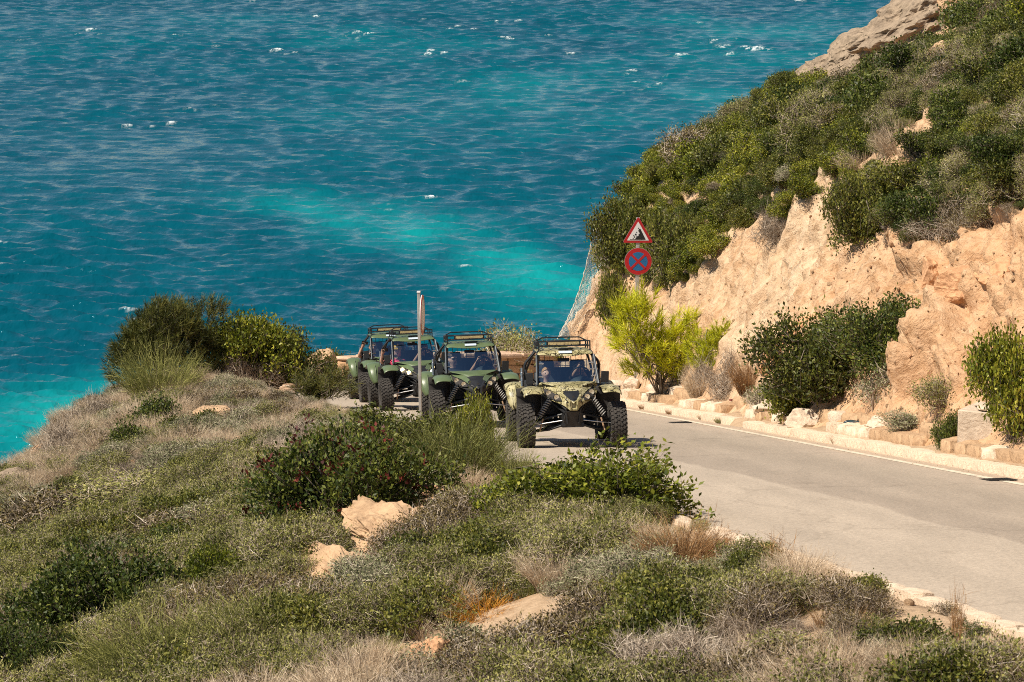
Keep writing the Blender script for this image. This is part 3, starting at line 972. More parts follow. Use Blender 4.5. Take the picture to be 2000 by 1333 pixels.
def twiggy(seed, Rx, Ry, Rz, n, W=0.005, L=0.16, leafn=0, LL=0.02, stems=14):
    """a dome of fine criss-cross twigs, with or without tiny leaves"""
    rng = np.random.default_rng(seed)
    p, out = shell(rng, n, Rx, Ry, Rz, 7, 0.5, 1.05)
    d = unit(out * 0.8 + rng.normal(0, .6, (n, 3)) + np.array([0, 0, .2]))
    tint = np.clip(.5 + rng.normal(0, .22, n), 0, 1)
    tw = blades(p - d * L * .6, d, unit(d + rng.normal(0, .5, (n, 3))), L * rng.uniform(.6, 1.4, n), W, rng, tint, 2)
    k = stems
    sel = rng.choice(n, k, replace=False)
    st = np.stack([rng.normal(0, .1 * Rx, k), rng.normal(0, .1 * Ry, k), np.full(k, -.04)], -1)
    wood = crooked(st, p[sel], rng, 0.008, 0.003, 3, .1)
    if leafn:
        pick = rng.integers(0, n, leafn)
        q = p[pick] - d[pick] * (L * rng.uniform(-.5, .6, (leafn, 1))) + rng.normal(0, .012, (leafn, 3))
        fol = leaves(q, unit(d[pick] + rng.normal(0, .7, (leafn, 3))), rng, LL, LL * .45, np.clip(tint[pick] + rng.normal(0, .18, leafn), 0, 1))
        return fol, cat(tw, wood)
    return tw, wood

def pine(seed, Rx, Ry, Rz, tufts, per=26, NL=0.085, W=0.0035, sparse=False, trunk=0.02):
    rng = np.random.default_rng(seed)
    tip, out = shell(rng, tufts, Rx, Ry, Rz, 6 if sparse else 10, 0.55 if sparse else 0.75, 1.05, -0.1)
    td = unit(out + np.array([0, 0, .55]) + rng.normal(0, .2, (tufts, 3)))
    u = rng.uniform(0, 1, (tufts, per, 1))
    pos = tip[:, None] - td[:, None] * u * 0.16
    d = unit(td[:, None] * 1.0 + rng.normal(0, .55, (tufts, per, 3)))
    tt = rng.normal(0, .14, (tufts, 1))
    tint = np.clip(.42 + tt + rng.normal(0, .14, (tufts, per)) + .15 * (1 - u[..., 0]), 0, 1)
    n = tufts * per
    fol = blades(pos.reshape(-1, 3), d.reshape(-1, 3), unit(d.reshape(-1, 3) + td.repeat(per, 0) * .3), NL * rng.uniform(.7, 1.2, n), W, rng, tint.ravel(), 1)
    k = min(tufts, 34)
    sel = rng.choice(tufts, k, replace=False)
    st = np.stack([rng.normal(0, .02, k), rng.normal(0, .02, k), rng.uniform(0, .35, k) * Rz], -1)
    wood = cat(crooked(np.array([[0, 0, -.1]]), np.array([[0.02, 0, Rz * .75]]), rng, trunk, trunk * .35, 5, .04), crooked(st, tip[sel] - td[sel] * .1, rng, trunk * .45, .004, 4, .06), sticks(tip - td * .2, tip, .004, .002, np.full(tufts, .5)))
    return fol, wood

PROTO = {}
def proto(key, gen, fmat, wmat='bark', size=(1, 1)):
    fol, wood = gen
    fm = mesh_np(key + '_foliage', fol[0], fol[1], [M[fmat]], tint=fol[2])
    wm = mesh_np(key + '_wood', wood[0], wood[1], [M[wmat]], tint=wood[2])
    j = cat(fol, wood)
    lo, hi = np.percentile(fol[0], 2, axis=0), np.percentile(fol[0], 98.5, axis=0)
    size = ((hi[0] - lo[0] + hi[1] - lo[1]) / 2, hi[2])
    PROTO[key] = dict(fol=fm, wood=wm, join=(j, len(fol[1]), fmat, wmat), size=size)

proto('lentisk_a', leafy(1, 1.0, .8, 1.0, 950, 20, .046, .025, 12), 'leaf_dark', size=(2.0, 1.0))
proto('lentisk_b', leafy(2, 1.0, .8, 1.0, 900, 20, .046, .025, 9), 'leaf_mid', size=(2.0, 1.0))
proto('lentisk_c', leafy(3, 1.0, .8, 1.0, 800, 20, .050, .027, 8), 'leaf_bright', size=(2.0, 1.0))
proto('lentisk_open', leafy(4, 1.0, .8, 1.0, 300, 22, .062, .032, 7, .30, .6), 'leaf_bright', size=(2.0, 1.0))
proto('shrub_a', leafy(5, .55, .55, .46, 420, 17, .036, .021, 8, .13), 'leaf_dark', size=(1.1, .55))
proto('shrub_b', leafy(6, .55, .55, .46, 420, 17, .036, .021, 7, .13), 'leaf_mid', size=(1.1, .55))
proto('shrub_c', leafy(7, .55, .55, .44, 400, 17, .037, .022, 7, .13), 'leaf_bright', size=(1.1, .55))
proto('shrub_grey', twiggy(8, .5, .5, .45, 900, .006, .15, 3000, .030), 'leaf_grey', 'twig', size=(1.0, .45))
proto('shrub_pale', twiggy(9, .5, .5, .50, 900, .006, .17, 3000, .032), 'leaf_pale', 'twig', size=(1.0, .5))
proto('shrub_brown', twiggy(10, .5, .5, .45, 1100, .006, .15, 2600, .030), 'leaf_brown', 'twig', size=(1.0, .45))
proto('dead_bush', twiggy(11, .5, .5, .45, 1700, .0055, .20), 'twig', 'twig', size=(1.0, .45))
proto('broom_green', broom(12, .7, .6, 1.0, 700, .007, .8, .3, 3, 3), 'broom', size=(1.6, 1.0))
proto('broom_pale', broom(13, .8, .7, .8, 800, .007, 1.0, .45, 3, 3), 'leaf_pale', size=(1.9, .85))
proto('broom_up', broom(14, .4, .4, 1.0, 420, .006, .5, .12, 3, 2), 'broom', size=(.9, 1.0))
proto('dry_bush', broom(15, .6, .6, .6, 800, .006, 1.0, .6, 3, 2), 'straw', 'twig', size=(1.3, .62))
proto('rust_bush', broom(16, .6, .6, .6, 800, .006, 1.0, .7, 3, 2), 'straw_brown', 'twig', size=(1.3, .62))
proto('stalks', broom(17, .18, .18, 1.0, 60, .007, .22, .05, 3, 2), 'straw_brown', 'twig', size=(.5, 1.0))
proto('pine_round', pine(18, 1.1, 1.0, 1.6, 1500, 30, .11, .0065), 'pine_dark', size=(2.2, 1.6))
proto('pine_young', pine(19, .95, .7, 1.9, 360, 34, .15, .009, True, .03), 'pine_yellow', size=(1.7, 2.1))
proto('pine_small', pine(20, .5, .5, .9, 190, 28, .09, .006, True, .015), 'pine_dark', size=(1.0, .9))
proto('dodder', broom(21, .6, .6, .35, 260, .006, 1.4, 1.0, 3, 3), 'dodder', 'twig', size=(1.3, .4))
proto('grass_dry', broom(22, .22, .22, .30, 190, .005, 1.0, .8, 2), 'straw', 'twig', size=(.5, .3))
proto('grass_rust', broom(23, .22, .22, .30, 190, .005, 1.0, .8, 2), 'straw_brown', 'twig', size=(.5, .3))
proto('grass_green', broom(24, .22, .22, .26, 190, .0055, 1.0, .7, 2), 'leaf_pale', 'twig', size=(.5, .28))
proto('herb_grey', twiggy(25, .26, .26, .22, 380, .0045, .10, 1100, .022), 'leaf_grey', 'twig', size=(.5, .22))
proto('herb_green', twiggy(26, .26, .26, .22, 300, .0045, .10, 1300, .024), 'leaf_olive', 'twig', size=(.5, .22))
proto('herb_brown', twiggy(30, .26, .26, .23, 330, .0045, .11, 1000, .024), 'leaf_brown', 'twig')
proto('shrub_dry', twiggy(31, .5, .5, .45, 2600, .006, .22), 'straw', 'twig')
proto('shrub_olive', twiggy(32, .5, .5, .46, 800, .006, .15, 4200, .030), 'leaf_olive', 'twig')
proto('berries', leafy(1, 1.0, .8, 1.0, 95, 7, .045, .028, 12, .05, .3, .02, 3), 'leaf_red')
proto('herb_dark', twiggy(29, .26, .26, .24, 260, .0045, .10, 1300, .026), 'leaf_dark', 'twig')
proto('twig_mound', twiggy(27, .26, .26, .20, 650, .0042, .13), 'twig', 'twig', size=(.5, .2))
proto('pale_mound', broom(28, .26, .26, .30, 260, .005, 1.1, .5, 2, 1), 'leaf_pale', 'twig', size=(.55, .3))

def plant(name, key, u, v, w, h, label, catg='bush', group=None, rz=None, sink=0.04, yrange=(14, 110), depth=None):
    """a bush whose foot shows at photo pixel (u, v), w x h pixels across; depth picks its own distance"""
    P = PROTO[key]
    if depth is None:
        p = hit(u, v, *yrange)
    else:
        d = ray(u, v); k = depth / d[1]; p = Vector((d[0] * k, depth, 0)); p.z = float(ground(p.x, p.y))
    d = p.y * math.cos(PITCH) - p.z * math.sin(PITCH)
    ppm = FPX / d
    o = empty(name, (p.x, p.y, p.z - sink))
    rr = random.Random(hash((int(u), int(v))) & 0xffff)
    o.rotation_euler = (0, 0, rr.uniform(0, 6.28) if rz is None else rz)
    sw = w / ppm / P['size'][0]; sh = h / ppm / P['size'][1]
    o.scale = (sw, sw, sh)
    link('foliage', P['fol'], o); link('stem', P['wood'], o)
    tag(o, label, catg, group)
    return o

# --- sea side bank, far end
plant('pine_bush', 'pine_round', 312, 752, 205, 178, 'dark olive pine bush, tallest plant on the far end of the bank', 'pine', rz=.4, depth=77)
plant('broom_bush', 'broom_pale', 312, 790, 165, 118, 'pale feathery green bush just in front of the dark round pine', rz=1, depth=72)
plant('leafy_bush', 'lentisk_c', 478, 748, 175, 130, 'light green leafy bush between the dark pine and the darker bush', rz=2, depth=78)
plant('leafy_bush', 'lentisk_b', 565, 758, 130, 108, 'dark leafy bush directly behind the brown kerb, left of the pale rock', rz=.5, depth=78)
plant('dead_bush', 'dead_bush', 488, 752, 110, 80, 'grey twiggy bush at the foot of the light green leafy bush')
plant('dead_bush', 'dead_bush', 548, 700, 60, 62, 'bare grey twigs sticking out above the two leafy bushes', depth=79)
plant('pine_sapling', 'pine_small', 618, 812, 105, 80, 'small sparse olive pine in front of the brown kerb', 'pine', depth=66)
plant('leafy_bush', 'shrub_b', 664, 742, 48, 62, 'small yellow green bush beside the pale rock by the parapet end', depth=83.5)
plant('dry_grass_bush', 'shrub_pale', 1003, 706, 140, 104, 'wide pale dry grass bush growing behind the parapet', depth=88.2)
plant('leafy_bush', 'shrub_a', 292, 850, 110, 66, 'dark green bush lying lower left of the feathery bush, on the slope', rz=1)
plant('leafy_bush', 'shrub_a', 258, 893, 90, 58, 'dark green bush lowest on the slope beneath the round pine', rz=2)
plant('dead_bush', 'dead_bush', 190, 845, 120, 75, 'grey dead bush at the sea edge left of the round pine')
plant('dead_bush', 'dead_bush', 140, 905, 150, 80, 'large grey dead bush hanging over the sea edge')
plant('dead_bush', 'dead_bush', 330, 775, 90, 55, 'grey dead bush at the right foot of the feathery bush')
plant('brown_bush', 'shrub_brown', 402, 905, 66, 44, 'small brown grey round bush among the pale rocks of the bank')
# --- bank, middle
plant('leafy_bush', 'lentisk_a', 690, 1040, 310, 195, 'large dark leafy bush with red berries left of the broom', rz=.3)
plant('leafy_bush', 'lentisk_a', 610, 1050, 200, 110, 'lower left arm of the dark bush, speckled with red berries', rz=1.3)
plant('leafy_bush', 'lentisk_b', 780, 905, 230, 105, 'leafy bush at the kerb in front of the second green buggy', rz=2.0)
plant('leafy_bush', 'lentisk_open', 925, 908, 75, 128, 'thin open bush with pale bare branches before the green buggy', rz=.6, depth=43.3)
plant('broom_bush', 'broom_green', 892, 955, 235, 150, 'dense olive broom with upright stems left of the front buggy wheel', rz=1.1)
plant('broom_bush', 'broom_up', 1010, 975, 95, 110, 'narrow upright broom between the dense broom and the bright bush')
plant('leafy_bush', 'lentisk_open', 1175, 1014, 310, 136, 'bright green bush with yellow tips in front of the camouflage buggy', rz=.2)
plant('leafy_bush', 'lentisk_c', 1080, 1032, 225, 125, 'bright green bush, left and lower half of the clump before the buggy', rz=2.7)
plant('rust_bush', 'rust_bush', 1335, 1110, 190, 105, 'rust brown dry bush at the road edge where the kerb appears')
plant('dry_grass_bush', 'dry_bush', 1180, 1095, 200, 90, 'beige dry bush below the bright green bush')
plant('dry_grass_bush', 'dry_bush', 800, 1000, 150, 70, 'beige dry grass below the olive broom')
plant('dry_stalks', 'stalks', 1520, 1130, 80, 105, 'tall brown dry stalks beside the kerb, farther of two clumps', 'dry stalks')
plant('dry_stalks', 'stalks', 1868, 1262, 50, 130, 'tall brown dry stalks beside the kerb, nearest the lower right corner', 'dry stalks')
plant('scrub_bush', 'shrub_grey', 1440, 1125, 100, 60, 'grey green scrub at the kerb left of the dry stalks')
plant('scrub_bush', 'shrub_b', 1670, 1175, 90, 55, 'green scrub touching the kerb between the two stalk clumps')
# --- bank, near left
plant('leafy_bush', 'lentisk_a', 215, 1265, 320, 185, 'large dark glossy bush in the lower left of the bank', rz=.9)
plant('leafy_bush', 'lentisk_a', 330, 1120, 190, 75, 'dark glossy bush above the brown dead bush', rz=2.9)
plant('leafy_bush', 'lentisk_c', 425, 1180, 130, 115, 'deep green bush right of the brown dead bush', rz=1.7)
plant('leafy_bush', 'lentisk_a', 50, 1350, 190, 125, 'dark green bush in the bottom left corner', rz=.4)
plant('rust_bush', 'rust_bush', 322, 1192, 95, 75, 'brown dead bush between two dark green bushes')
plant('broom_bush', 'broom_pale', 330, 1345, 340, 165, 'wide pale green broom along the bottom edge, left half', rz=.3)
plant('broom_bush', 'broom_pale', 500, 1290, 270, 140, 'pale green broom below the deep green bush, toward the bare rock', rz=2.2)
plant('brown_bush', 'shrub_brown', 95, 1045, 230, 100, 'dark brown heath bush at the left edge above the sea')
plant('brown_bush', 'shrub_brown', 320, 1065, 220, 75, 'brown heath bush below the olive scrub band')
plant('scrub_bush', 'shrub_pale', 300, 985, 260, 65, 'olive green scrub band above the brown heath')
plant('brown_bush', 'shrub_brown', 450, 990, 130, 60, 'brownish bush left of the dark bush with red berries')
plant('scrub_bush', 'shrub_grey', 425, 1045, 130, 62, 'blue grey scrub left of the red berried bush foot')
plant('dodder_patch', 'dodder', 575, 1090, 115, 42, 'yellow orange creeper beside the foot of the red berried bush', 'creeper')
plant('dodder_patch', 'dodder', 945, 1200, 170, 50, 'bright orange creeper threads on the scrub at the bottom middle', 'creeper')
plant('scrub_bush', 'shrub_grey', 1050, 1290, 150, 90, 'grey green feathery scrub at the bottom middle')
plant('scrub_bush', 'shrub_grey', 640, 1110, 90, 50, 'grey green scrub left of the bare rock shoulder')
plant('scrub_bush', 'shrub_pale', 900, 1120, 120, 45, 'green scrub between the bare rock and the beige dry bush')
plant('scrub_bush', 'shrub_pale', 1560, 1290, 190, 60, 'green scrub below the kerb toward the lower right')
for o_ in [q for q in COL.objects if q.get('label') and (q['label'].startswith('large dark leafy bush with red') or q['label'].startswith('lower left arm'))]:
    b_ = link('berries', PROTO['berries']['fol'], o_); b_['kind'] = 'stuff'
    b_.scale = (1.03, 1.03, 1.04)
# --- foot of the cliff
plant('young_pine', 'pine_young', 1290, 785, 165, 222, 'yellow green young pine in front of the sign post', 'pine', rz=.5, yrange=(55, 90))
plant('young_pine', 'pine_young', 1382, 735, 105, 110, 'smaller yellow green pine right of the young pine by the sign', 'pine', rz=2.4, yrange=(55, 90))
plant('leafy_bush', 'shrub_b', 1207, 650, 66, 115, 'leafy bush clinging to the pale rock behind the sign post', yrange=(55, 90))
plant('dry_grass_bush', 'dry_bush', 1362, 775, 62, 70, 'beige dry grass right of the young pine', yrange=(50, 90))
plant('dead_bush', 'dead_bush', 1410, 775, 110, 90, 'brown grey dead bush on the stone ledge', yrange=(50, 90))
plant('rust_bush', 'rust_bush', 1462, 770, 80, 80, 'brown dry bush right of the dead bush on the ledge', yrange=(50, 90))
plant('scrub_bush', 'shrub_grey', 1482, 803, 62, 60, 'small grey green scrub left of the big dark bush', yrange=(45, 90))
plant('leafy_bush', 'lentisk_b', 1615, 772, 240, 150, 'big dark green bush on the slope, left half', rz=.6, yrange=(45, 90))
plant('leafy_bush', 'lentisk_a', 1742, 722, 235, 128, 'big dark green bush on the slope, upper right half', rz=2.5, yrange=(45, 90))
plant('leafy_bush', 'shrub_c', 1550, 806, 125, 75, 'bright green bush low on the ledge under the big dark bush', yrange=(45, 90))
plant('scrub_bush', 'shrub_grey', 1708, 808, 110, 100, 'grey shrub right below the big dark bush', yrange=(42, 90))
plant('scrub_bush', 'shrub_grey', 1770, 836, 90, 42, 'low grey green scrub on the ledge left of the concrete block', yrange=(40, 90))
plant('leafy_bush', 'shrub_a', 1852, 876, 56, 72, 'small dark bush against the left side of the concrete block', yrange=(36, 90))
plant('scrub_bush', 'shrub_pale', 1845, 800, 110, 70, 'pale scrub behind the concrete block', yrange=(36, 90))
plant('leafy_bush', 'lentisk_c', 1985, 845, 170, 190, 'bright green bush at the right edge behind the concrete block', rz=1.0, yrange=(36, 90))
plant('leafy_bush', 'shrub_c', 1105, 660, 40, 34, 'small green bush at the foot of the hanging net', depth=78.2)
# --- hillside, those that stand out
plant('broom_bush', 'broom_green', 1208, 440, 95, 120, 'dark broom leaning out over the net at the hill edge', yrange=(60, 90))
plant('broom_bush', 'broom_green', 1270, 330, 95, 95, 'dark broom below the sprigs at the hill edge', yrange=(60, 90))
plant('leafy_bush', 'lentisk_b', 1232, 525, 130, 130, 'olive bush directly behind the two traffic signs', rz=.7, yrange=(60, 90))
plant('leafy_bush', 'lentisk_b', 1322, 552, 150, 130, 'olive bush at the lower edge of the scrub, right of the signs', rz=1.9, yrange=(60, 90))
plant('leafy_bush', 'lentisk_open', 1235, 300, 70, 70, 'thin sprigs of green leaves on the hill skyline', yrange=(60, 90))
plant('leafy_bush', 'shrub_a', 1308, 255, 34, 42, 'small dark upright sprig on the hill skyline', yrange=(60, 90))
plant('pine_sapling', 'pine_small', 1545, 168, 40, 52, 'tiny sapling on the skyline below the top rocks, lower of two', 'pine', yrange=(60, 90))
plant('pine_sapling', 'pine_small', 1592, 128, 50, 50, 'tiny sapling against the sea next to the top rocks, upper of two', 'pine', yrange=(60, 90))
plant('leafy_bush', 'lentisk_b', 1690, 478, 150, 130, 'green bush hanging over the bare slope, lower tongue', rz=1, yrange=(42, 90))
plant('dry_grass_bush', 'dry_bush', 1760, 315, 110, 75, 'beige dry grass tuft on the green hillside', yrange=(42, 90))
plant('dry_grass_bush', 'dry_bush', 1690, 345, 110, 55, 'beige dry bush left of the tall tuft on the hillside', yrange=(42, 90))
plant('dead_bush', 'dead_bush', 1520, 470, 110, 80, 'grey twiggy bush at the upper edge of the bare slope', yrange=(42, 90))
plant('dead_bush', 'dead_bush', 1860, 465, 150, 70, 'grey twiggy bush fringing the bare slope at the right', yrange=(42, 90))

# --- ground cover that nobody could count: points carrying small tufts
def scatter(name, label, catg, keys, pts, idx, scl, seed, tilt=0.12):
    col = bpy.data.collections.new(name + '_kinds')
    for i, k in enumerate(keys):
        (v, f, t), nf, fm, wm = PROTO[k]['join']
        me = mesh_np('%s_%02d' % (name, i), v, f, [M[fm], M[wm]], (np.arange(len(f)) >= nf).astype(int), t)
        ob = bpy.data.objects.new('%s_%02d' % (name, i), me)
        col.objects.link(ob)
    o = scatter_points(name, col, pts, idx, scl, seed, tilt)
    tag(o, label, catg, kind='stuff')
    return o

def scatter_points(name, col, pts, idx, scl, seed, tilt):
    rng = np.random.default_rng(seed)
    n = len(pts)
    me = bpy.data.meshes.new(name)
    me.vertices.add(n); me.vertices.foreach_set('co', np.asarray(pts, dtype=np.float32).ravel())
    rot = np.stack([rng.normal(0, tilt, n), rng.normal(0, tilt, n), rng.uniform(0, 6.283, n)], -1).astype(np.float32)
    a = me.attributes.new('rot', 'FLOAT_VECTOR', 'POINT'); a.data.foreach_set('vector', rot.ravel())
    a = me.attributes.new('scl', 'FLOAT', 'POINT'); a.data.foreach_set('value', np.asarray(scl, dtype=np.float32))
    a = me.attributes.new('pick', 'INT', 'POINT'); a.data.foreach_set('value', np.asarray(idx, dtype=np.int32))
    o = link(name, me)
    ng = bpy.data.node_groups.new(name, 'GeometryNodeTree')
    ng.interface.new_socket('Geometry', in_out='INPUT', socket_type='NodeSocketGeometry')
    ng.interface.new_socket('Geometry', in_out='OUTPUT', socket_type='NodeSocketGeometry')
    gi = ng.nodes.new('NodeGroupInput'); go = ng.nodes.new('NodeGroupOutput')
    ip = ng.nodes.new('GeometryNodeInstanceOnPoints')
    ci = ng.nodes.new('GeometryNodeCollectionInfo')
    ci.inputs['Collection'].default_value = col
    ci.inputs['Separate Children'].default_value = True
    ci.inputs['Reset Children'].default_value = True
    ip.inputs['Pick Instance'].default_value = True
    def named(nm, typ):
        q = ng.nodes.new('GeometryNodeInputNamedAttribute'); q.data_type = typ
        q.inputs['Name'].default_value = nm
        return q.outputs['Attribute']
    e2r = ng.nodes.new('FunctionNodeEulerToRotation')
    ng.links.new(named('rot', 'FLOAT_VECTOR'), e2r.inputs[0])
    ng.links.new(gi.outputs[0], ip.inputs['Points'])
    ng.links.new(ci.outputs[0], ip.inputs['Instance'])
    ng.links.new(named('pick', 'INT'), ip.inputs['Instance Index'])
    ng.links.new(e2r.outputs[0], ip.inputs['Rotation'])
    ng.links.new(named('scl', 'FLOAT'), ip.inputs['Scale'])
    ng.links.new(ip.outputs[0], go.inputs[0])
    md = o.modifiers.new('scatter', 'NODES'); md.node_group = ng
    return o

rng = np.random.default_rng(11)
def candidates(n, x0, x1, y0, y1):
    x = rng.uniform(x0, x1, n); y = rng.uniform(y0, y1, n)
    z, t, s, c = ground(x, y, True)
    return x, y, z, t, s, c

# bank
x, y, z, t, s, c = candidates(64000, -15, 7, 15, 92)
bare = fbm(x * .6, y * .40, 0, 4, 201, .6)
uu, vv, dd = project(x, y, z)
zoneA = sstep(760, 420, uu) * sstep(900, 1010, vv)         # green lower left
zoneB = sstep(960, 880, vv) * sstep(800, 650, uu)          # dry far bank
ok = (s > 0.32) & (c < 1.6) & (bare > -0.15 - 0.30 * zoneA)
ok &= ~((s < .62 + .9 * bare + .35 * sstep(27, 22, y)) & (y < 31.5) & (rng.uniform(0, 1, len(x)) < .92))
ea, eb = hit(600, 1175), hit(868, 985)          # a strip of bare eroded earth runs down the bank
tq = np.clip(((x - ea.x) * (eb.x - ea.x) + (y - ea.y) * (eb.y - ea.y)) / ((eb.x - ea.x) ** 2 + (eb.y - ea.y) ** 2), 0, 1)
de = np.hypot(x - ea.x - tq * (eb.x - ea.x), y - ea.y - tq * (eb.y - ea.y))
ok &= ~((de < .42 + .9 * bare) & (rng.uniform(0, 1, len(x)) < .96))
ok &= (uu > -200) & (uu < 2200) & (vv < 1460)
ok &= rng.uniform(0, 1, len(x)) < np.where(dd < 34, .85, .62)
x, y, z, s, c, uu, vv, zoneA, zoneB = [q[ok] for q in (x, y, z, s, c, uu, vv, zoneA, zoneB)]
W = [0.30 + .50 * zoneA - .40 * zoneB, 0.16 - .42 * zoneA + .14 * zoneB, 0.16 - .06 * zoneA + .06 * zoneB, 0.02 + .22 * zoneA - .1 * zoneB, 0.02 - .34 * zoneA + .12 * zoneB]
S = np.stack([w + 1.25 * fbm(x * .55 + 7 * k, y * .36, 0, 3, 211 + 10 * k) for k, w in enumerate(W)])
kind = np.argmax(S + rng.normal(0, .08, S.shape), 0)
def sub(k):
    m = kind == k
    return np.stack([x[m], y[m], z[m] - 0.02], -1), m.sum()
def small_scale(idx, big, n):       # full shrubs are set smaller than the tufts
    r_ = rng.uniform(.65, 1.4, n)
    return np.where(np.isin(idx, big), r_ * .88, r_ * .95)
for k, (nm, lb, cg, keys, pr, big) in enumerate([
    ('green_ground_cover', 'low green scrub covering the sea side bank', 'ground cover', ['shrub_olive', 'shrub_pale', 'herb_green', 'grass_green', 'pale_mound', 'shrub_b', 'herb_dark'], [.26, .17, .15, .13, .11, .12, .06], [0, 1, 5]),
    ('dry_grass', 'dry straw coloured grass on the sea side bank', 'grass', ['grass_dry', 'dry_bush', 'twig_mound', 'grass_rust'], [.50, .15, .21, .14], [1]),
    ('grey_scrub', 'low grey green herbs scattered over the bank', 'ground cover', ['herb_grey', 'shrub_grey', 'grass_green', 'grass_dry', 'pale_mound'], [.28, .26, .16, .12, .18], [1]),
    ('brown_heath', 'brown heath and rusty grass tufts on the bank', 'ground cover', ['grass_rust', 'shrub_brown', 'herb_green', 'herb_brown'], [.15, .32, .23, .30], [1]),
    ('dead_twigs', 'grey tangles of dead twigs on the bank', 'twigs', ['twig_mound', 'herb_grey', 'dead_bush', 'grass_dry'], [.34, .22, .20, .24], [2])]):
    P_, n_ = sub(k)
    i_ = rng.choice(len(keys), n_, p=pr)
    near_kerb = np.clip(.42 + .40 * (s[kind == k] - .3), 0, 1)
    scatter(nm, lb, cg, keys, P_, i_, small_scale(i_, big, n_) * near_kerb, k + 1)

# hillside: dense shrubs above the bare slope
BU = np.array([1000, 1150, 1190, 1250, 1300, 1345, 1400, 1450, 1500, 1560, 1620, 1650, 1740, 1760, 1800, 1880, 1950, 2000, 2400])
BV = np.array([500, 500, 515, 562, 570, 548, 505, 450, 448, 412, 372, 475, 445, 435, 475, 460, 430, 412, 330])
pk = rng.integers(0, CLIFF['P'].shape[0] * CLIFF['P'].shape[1], 30000)
q = CLIFF['P'].reshape(-1, 3)[pk]; t = CLIFF['t'].ravel()[pk]
x, y, z = q[:, 0], q[:, 1], q[:, 2]
uu, vv, dd = project(x, y, z)
lim = np.interp(uu, BU, BV) + 14 * fbm(x * .9, y * .9, 0, 2, 301)
pathy = np.abs(vv - (340 - (uu - 1690) * 0.62)) < 30
ok = (t > 1.6) & (vv < lim - 8) & (uu < 2500) & ~((pathy) & (uu > 1480) & (uu < 1860) & (rng.uniform(0, 1, len(x)) < .9))
ok &= ~((uu > 1590) & (uu < 1905) & (vv < 192 - (uu - 1600) * .40))
ok &= rng.uniform(0, 1, len(x)) < 0.40
x, y, z, uu, vv = [q[ok] for q in (x, y, z, uu, vv)]
g = fbm(x * .35, y * .35, 0, 3, 311) + rng.normal(0, .16, len(x))
left = sstep(1650, 1350, uu)
brightness = g * 1.15 + 0.24 + 0.14 * left
idx = np.where(brightness > 0.36, 2, np.where(brightness > 0.0, 1, np.where(brightness > -0.22, 0, np.where(brightness > -0.40, 3, 4))))
idx = np.where(rng.uniform(0, 1, len(x)) < .10, rng.integers(0, 6, len(x)), idx)
scatter('hillside_scrub', 'dense green scrub covering the hillside above the bare slope', 'scrub', ['shrub_a', 'shrub_b', 'shrub_c', 'shrub_pale', 'shrub_brown', 'shrub_grey'], np.stack([x, y, z - .05], -1), idx, np.exp(rng.normal(-.30, .34, len(x))), 5, .2)

# weeds rooted in the joints of the inner kerb
E_ = resample(RIGHT, 0.1); E_ = E_[(E_[:, 1] > 40) & (E_[:, 1] < 74)]
pk = rng.choice(len(E_), 22, replace=False)
q = E_[pk] + np.stack([rng.uniform(-.10, .45, 22), np.zeros(22)], -1)
scatter('kerb_weeds', 'small dry weeds rooted along the inner kerb', 'weeds', ['grass_dry', 'grass_rust', 'pale_mound'], np.stack([q[:, 0], q[:, 1], road_plane(q[:, 1]) + .02], -1), rng.integers(0, 3, 22), rng.uniform(.3, .8, 22), 9)
# ------------------------------------------------------------------ buggies
def camo_mat():
    m, nt, p, out = new_mat('camouflage_paint')
    v = coord(nt, 'Object', (1, 1, 1), (R(20), R(35), R(10)))
    vs = coord(nt, 'Object', (1.0, 1.0, 0.22), (R(25), R(-38), R(20)))
    n1 = ntex(nt, v, 5.0, 3, 0.5, 1.2)
    n2 = ntex(nt, vs, 17.0, 4, 0.6, 1.6)
    base = ramp(nt, [(0.35, (.22, .195, .085)), (0.5, (.36, .315, .155)), (0.65, (.48, .43, .25))], n1)
    line = ramp(nt, [(0.38, (.05, .042, .02)), (0.435, (.20, .17, .08)), (0.47, (1, 1, 1))], n2)
    nt.links.new(mixc(nt, 1.0, base.outputs[0], line.outputs[0], 'MULTIPLY'), p.inputs['Base Color'])
    p.inputs['Roughness'].default_value = 0.42
    return m

M['camo'] = camo_mat()
M['green'] = simple('matt_green_paint', (.112, .152, .070), 0.36, 0, (.088, .122, .055), 6, .15, 90)
M['black'] = simple('black_plastic', (.014, .014, .015), 0.55, 0, (.008, .008, .009), 20, .3, 120)
M['liner'] = simple('dusty_black_liner', (.035, .030, .027), 0.8, 0, (.018, .016, .015), 8)
M['tubesteel'] = simple('black_tube', (.016, .017, .019), 0.38, 0.2, (.010, .011, .012), 25)
M['pillar'] = simple('blue_grey_tube', (.045, .058, .072), 0.4, 0.2, (.03, .04, .05), 25)
M['rubber'] = simple('dusty_tyre_rubber', (.062, .054, .047), 0.9, 0, (.028, .025, .022), 14, .5, 80)
M['rim'] = simple('dark_rim', (.05, .05, .05), 0.4, 0.7, (.03, .03, .03), 20)
M['steel'] = simple('bright_steel', (.62, .62, .63), 0.28, 1.0, (.45, .45, .46), 30)
M['spring'] = simple('pale_spring', (.34, .325, .30), 0.45, 0.1, (.20, .19, .175), 30)
M['seat'] = simple('dark_seat_vinyl', (.026, .030, .036), 0.55, 0, (.015, .018, .022), 18)
M['dash'] = simple('grey_dashboard', (.085, .095, .10), 0.6, 0, (.06, .07, .075), 14)
M['sticker'] = simple('pale_sticker', (.62, .68, .74), 0.4, 0, (.40, .50, .62), 60)
M['screen'] = simple('plate_white', (.72, .72, .70), 0.5)

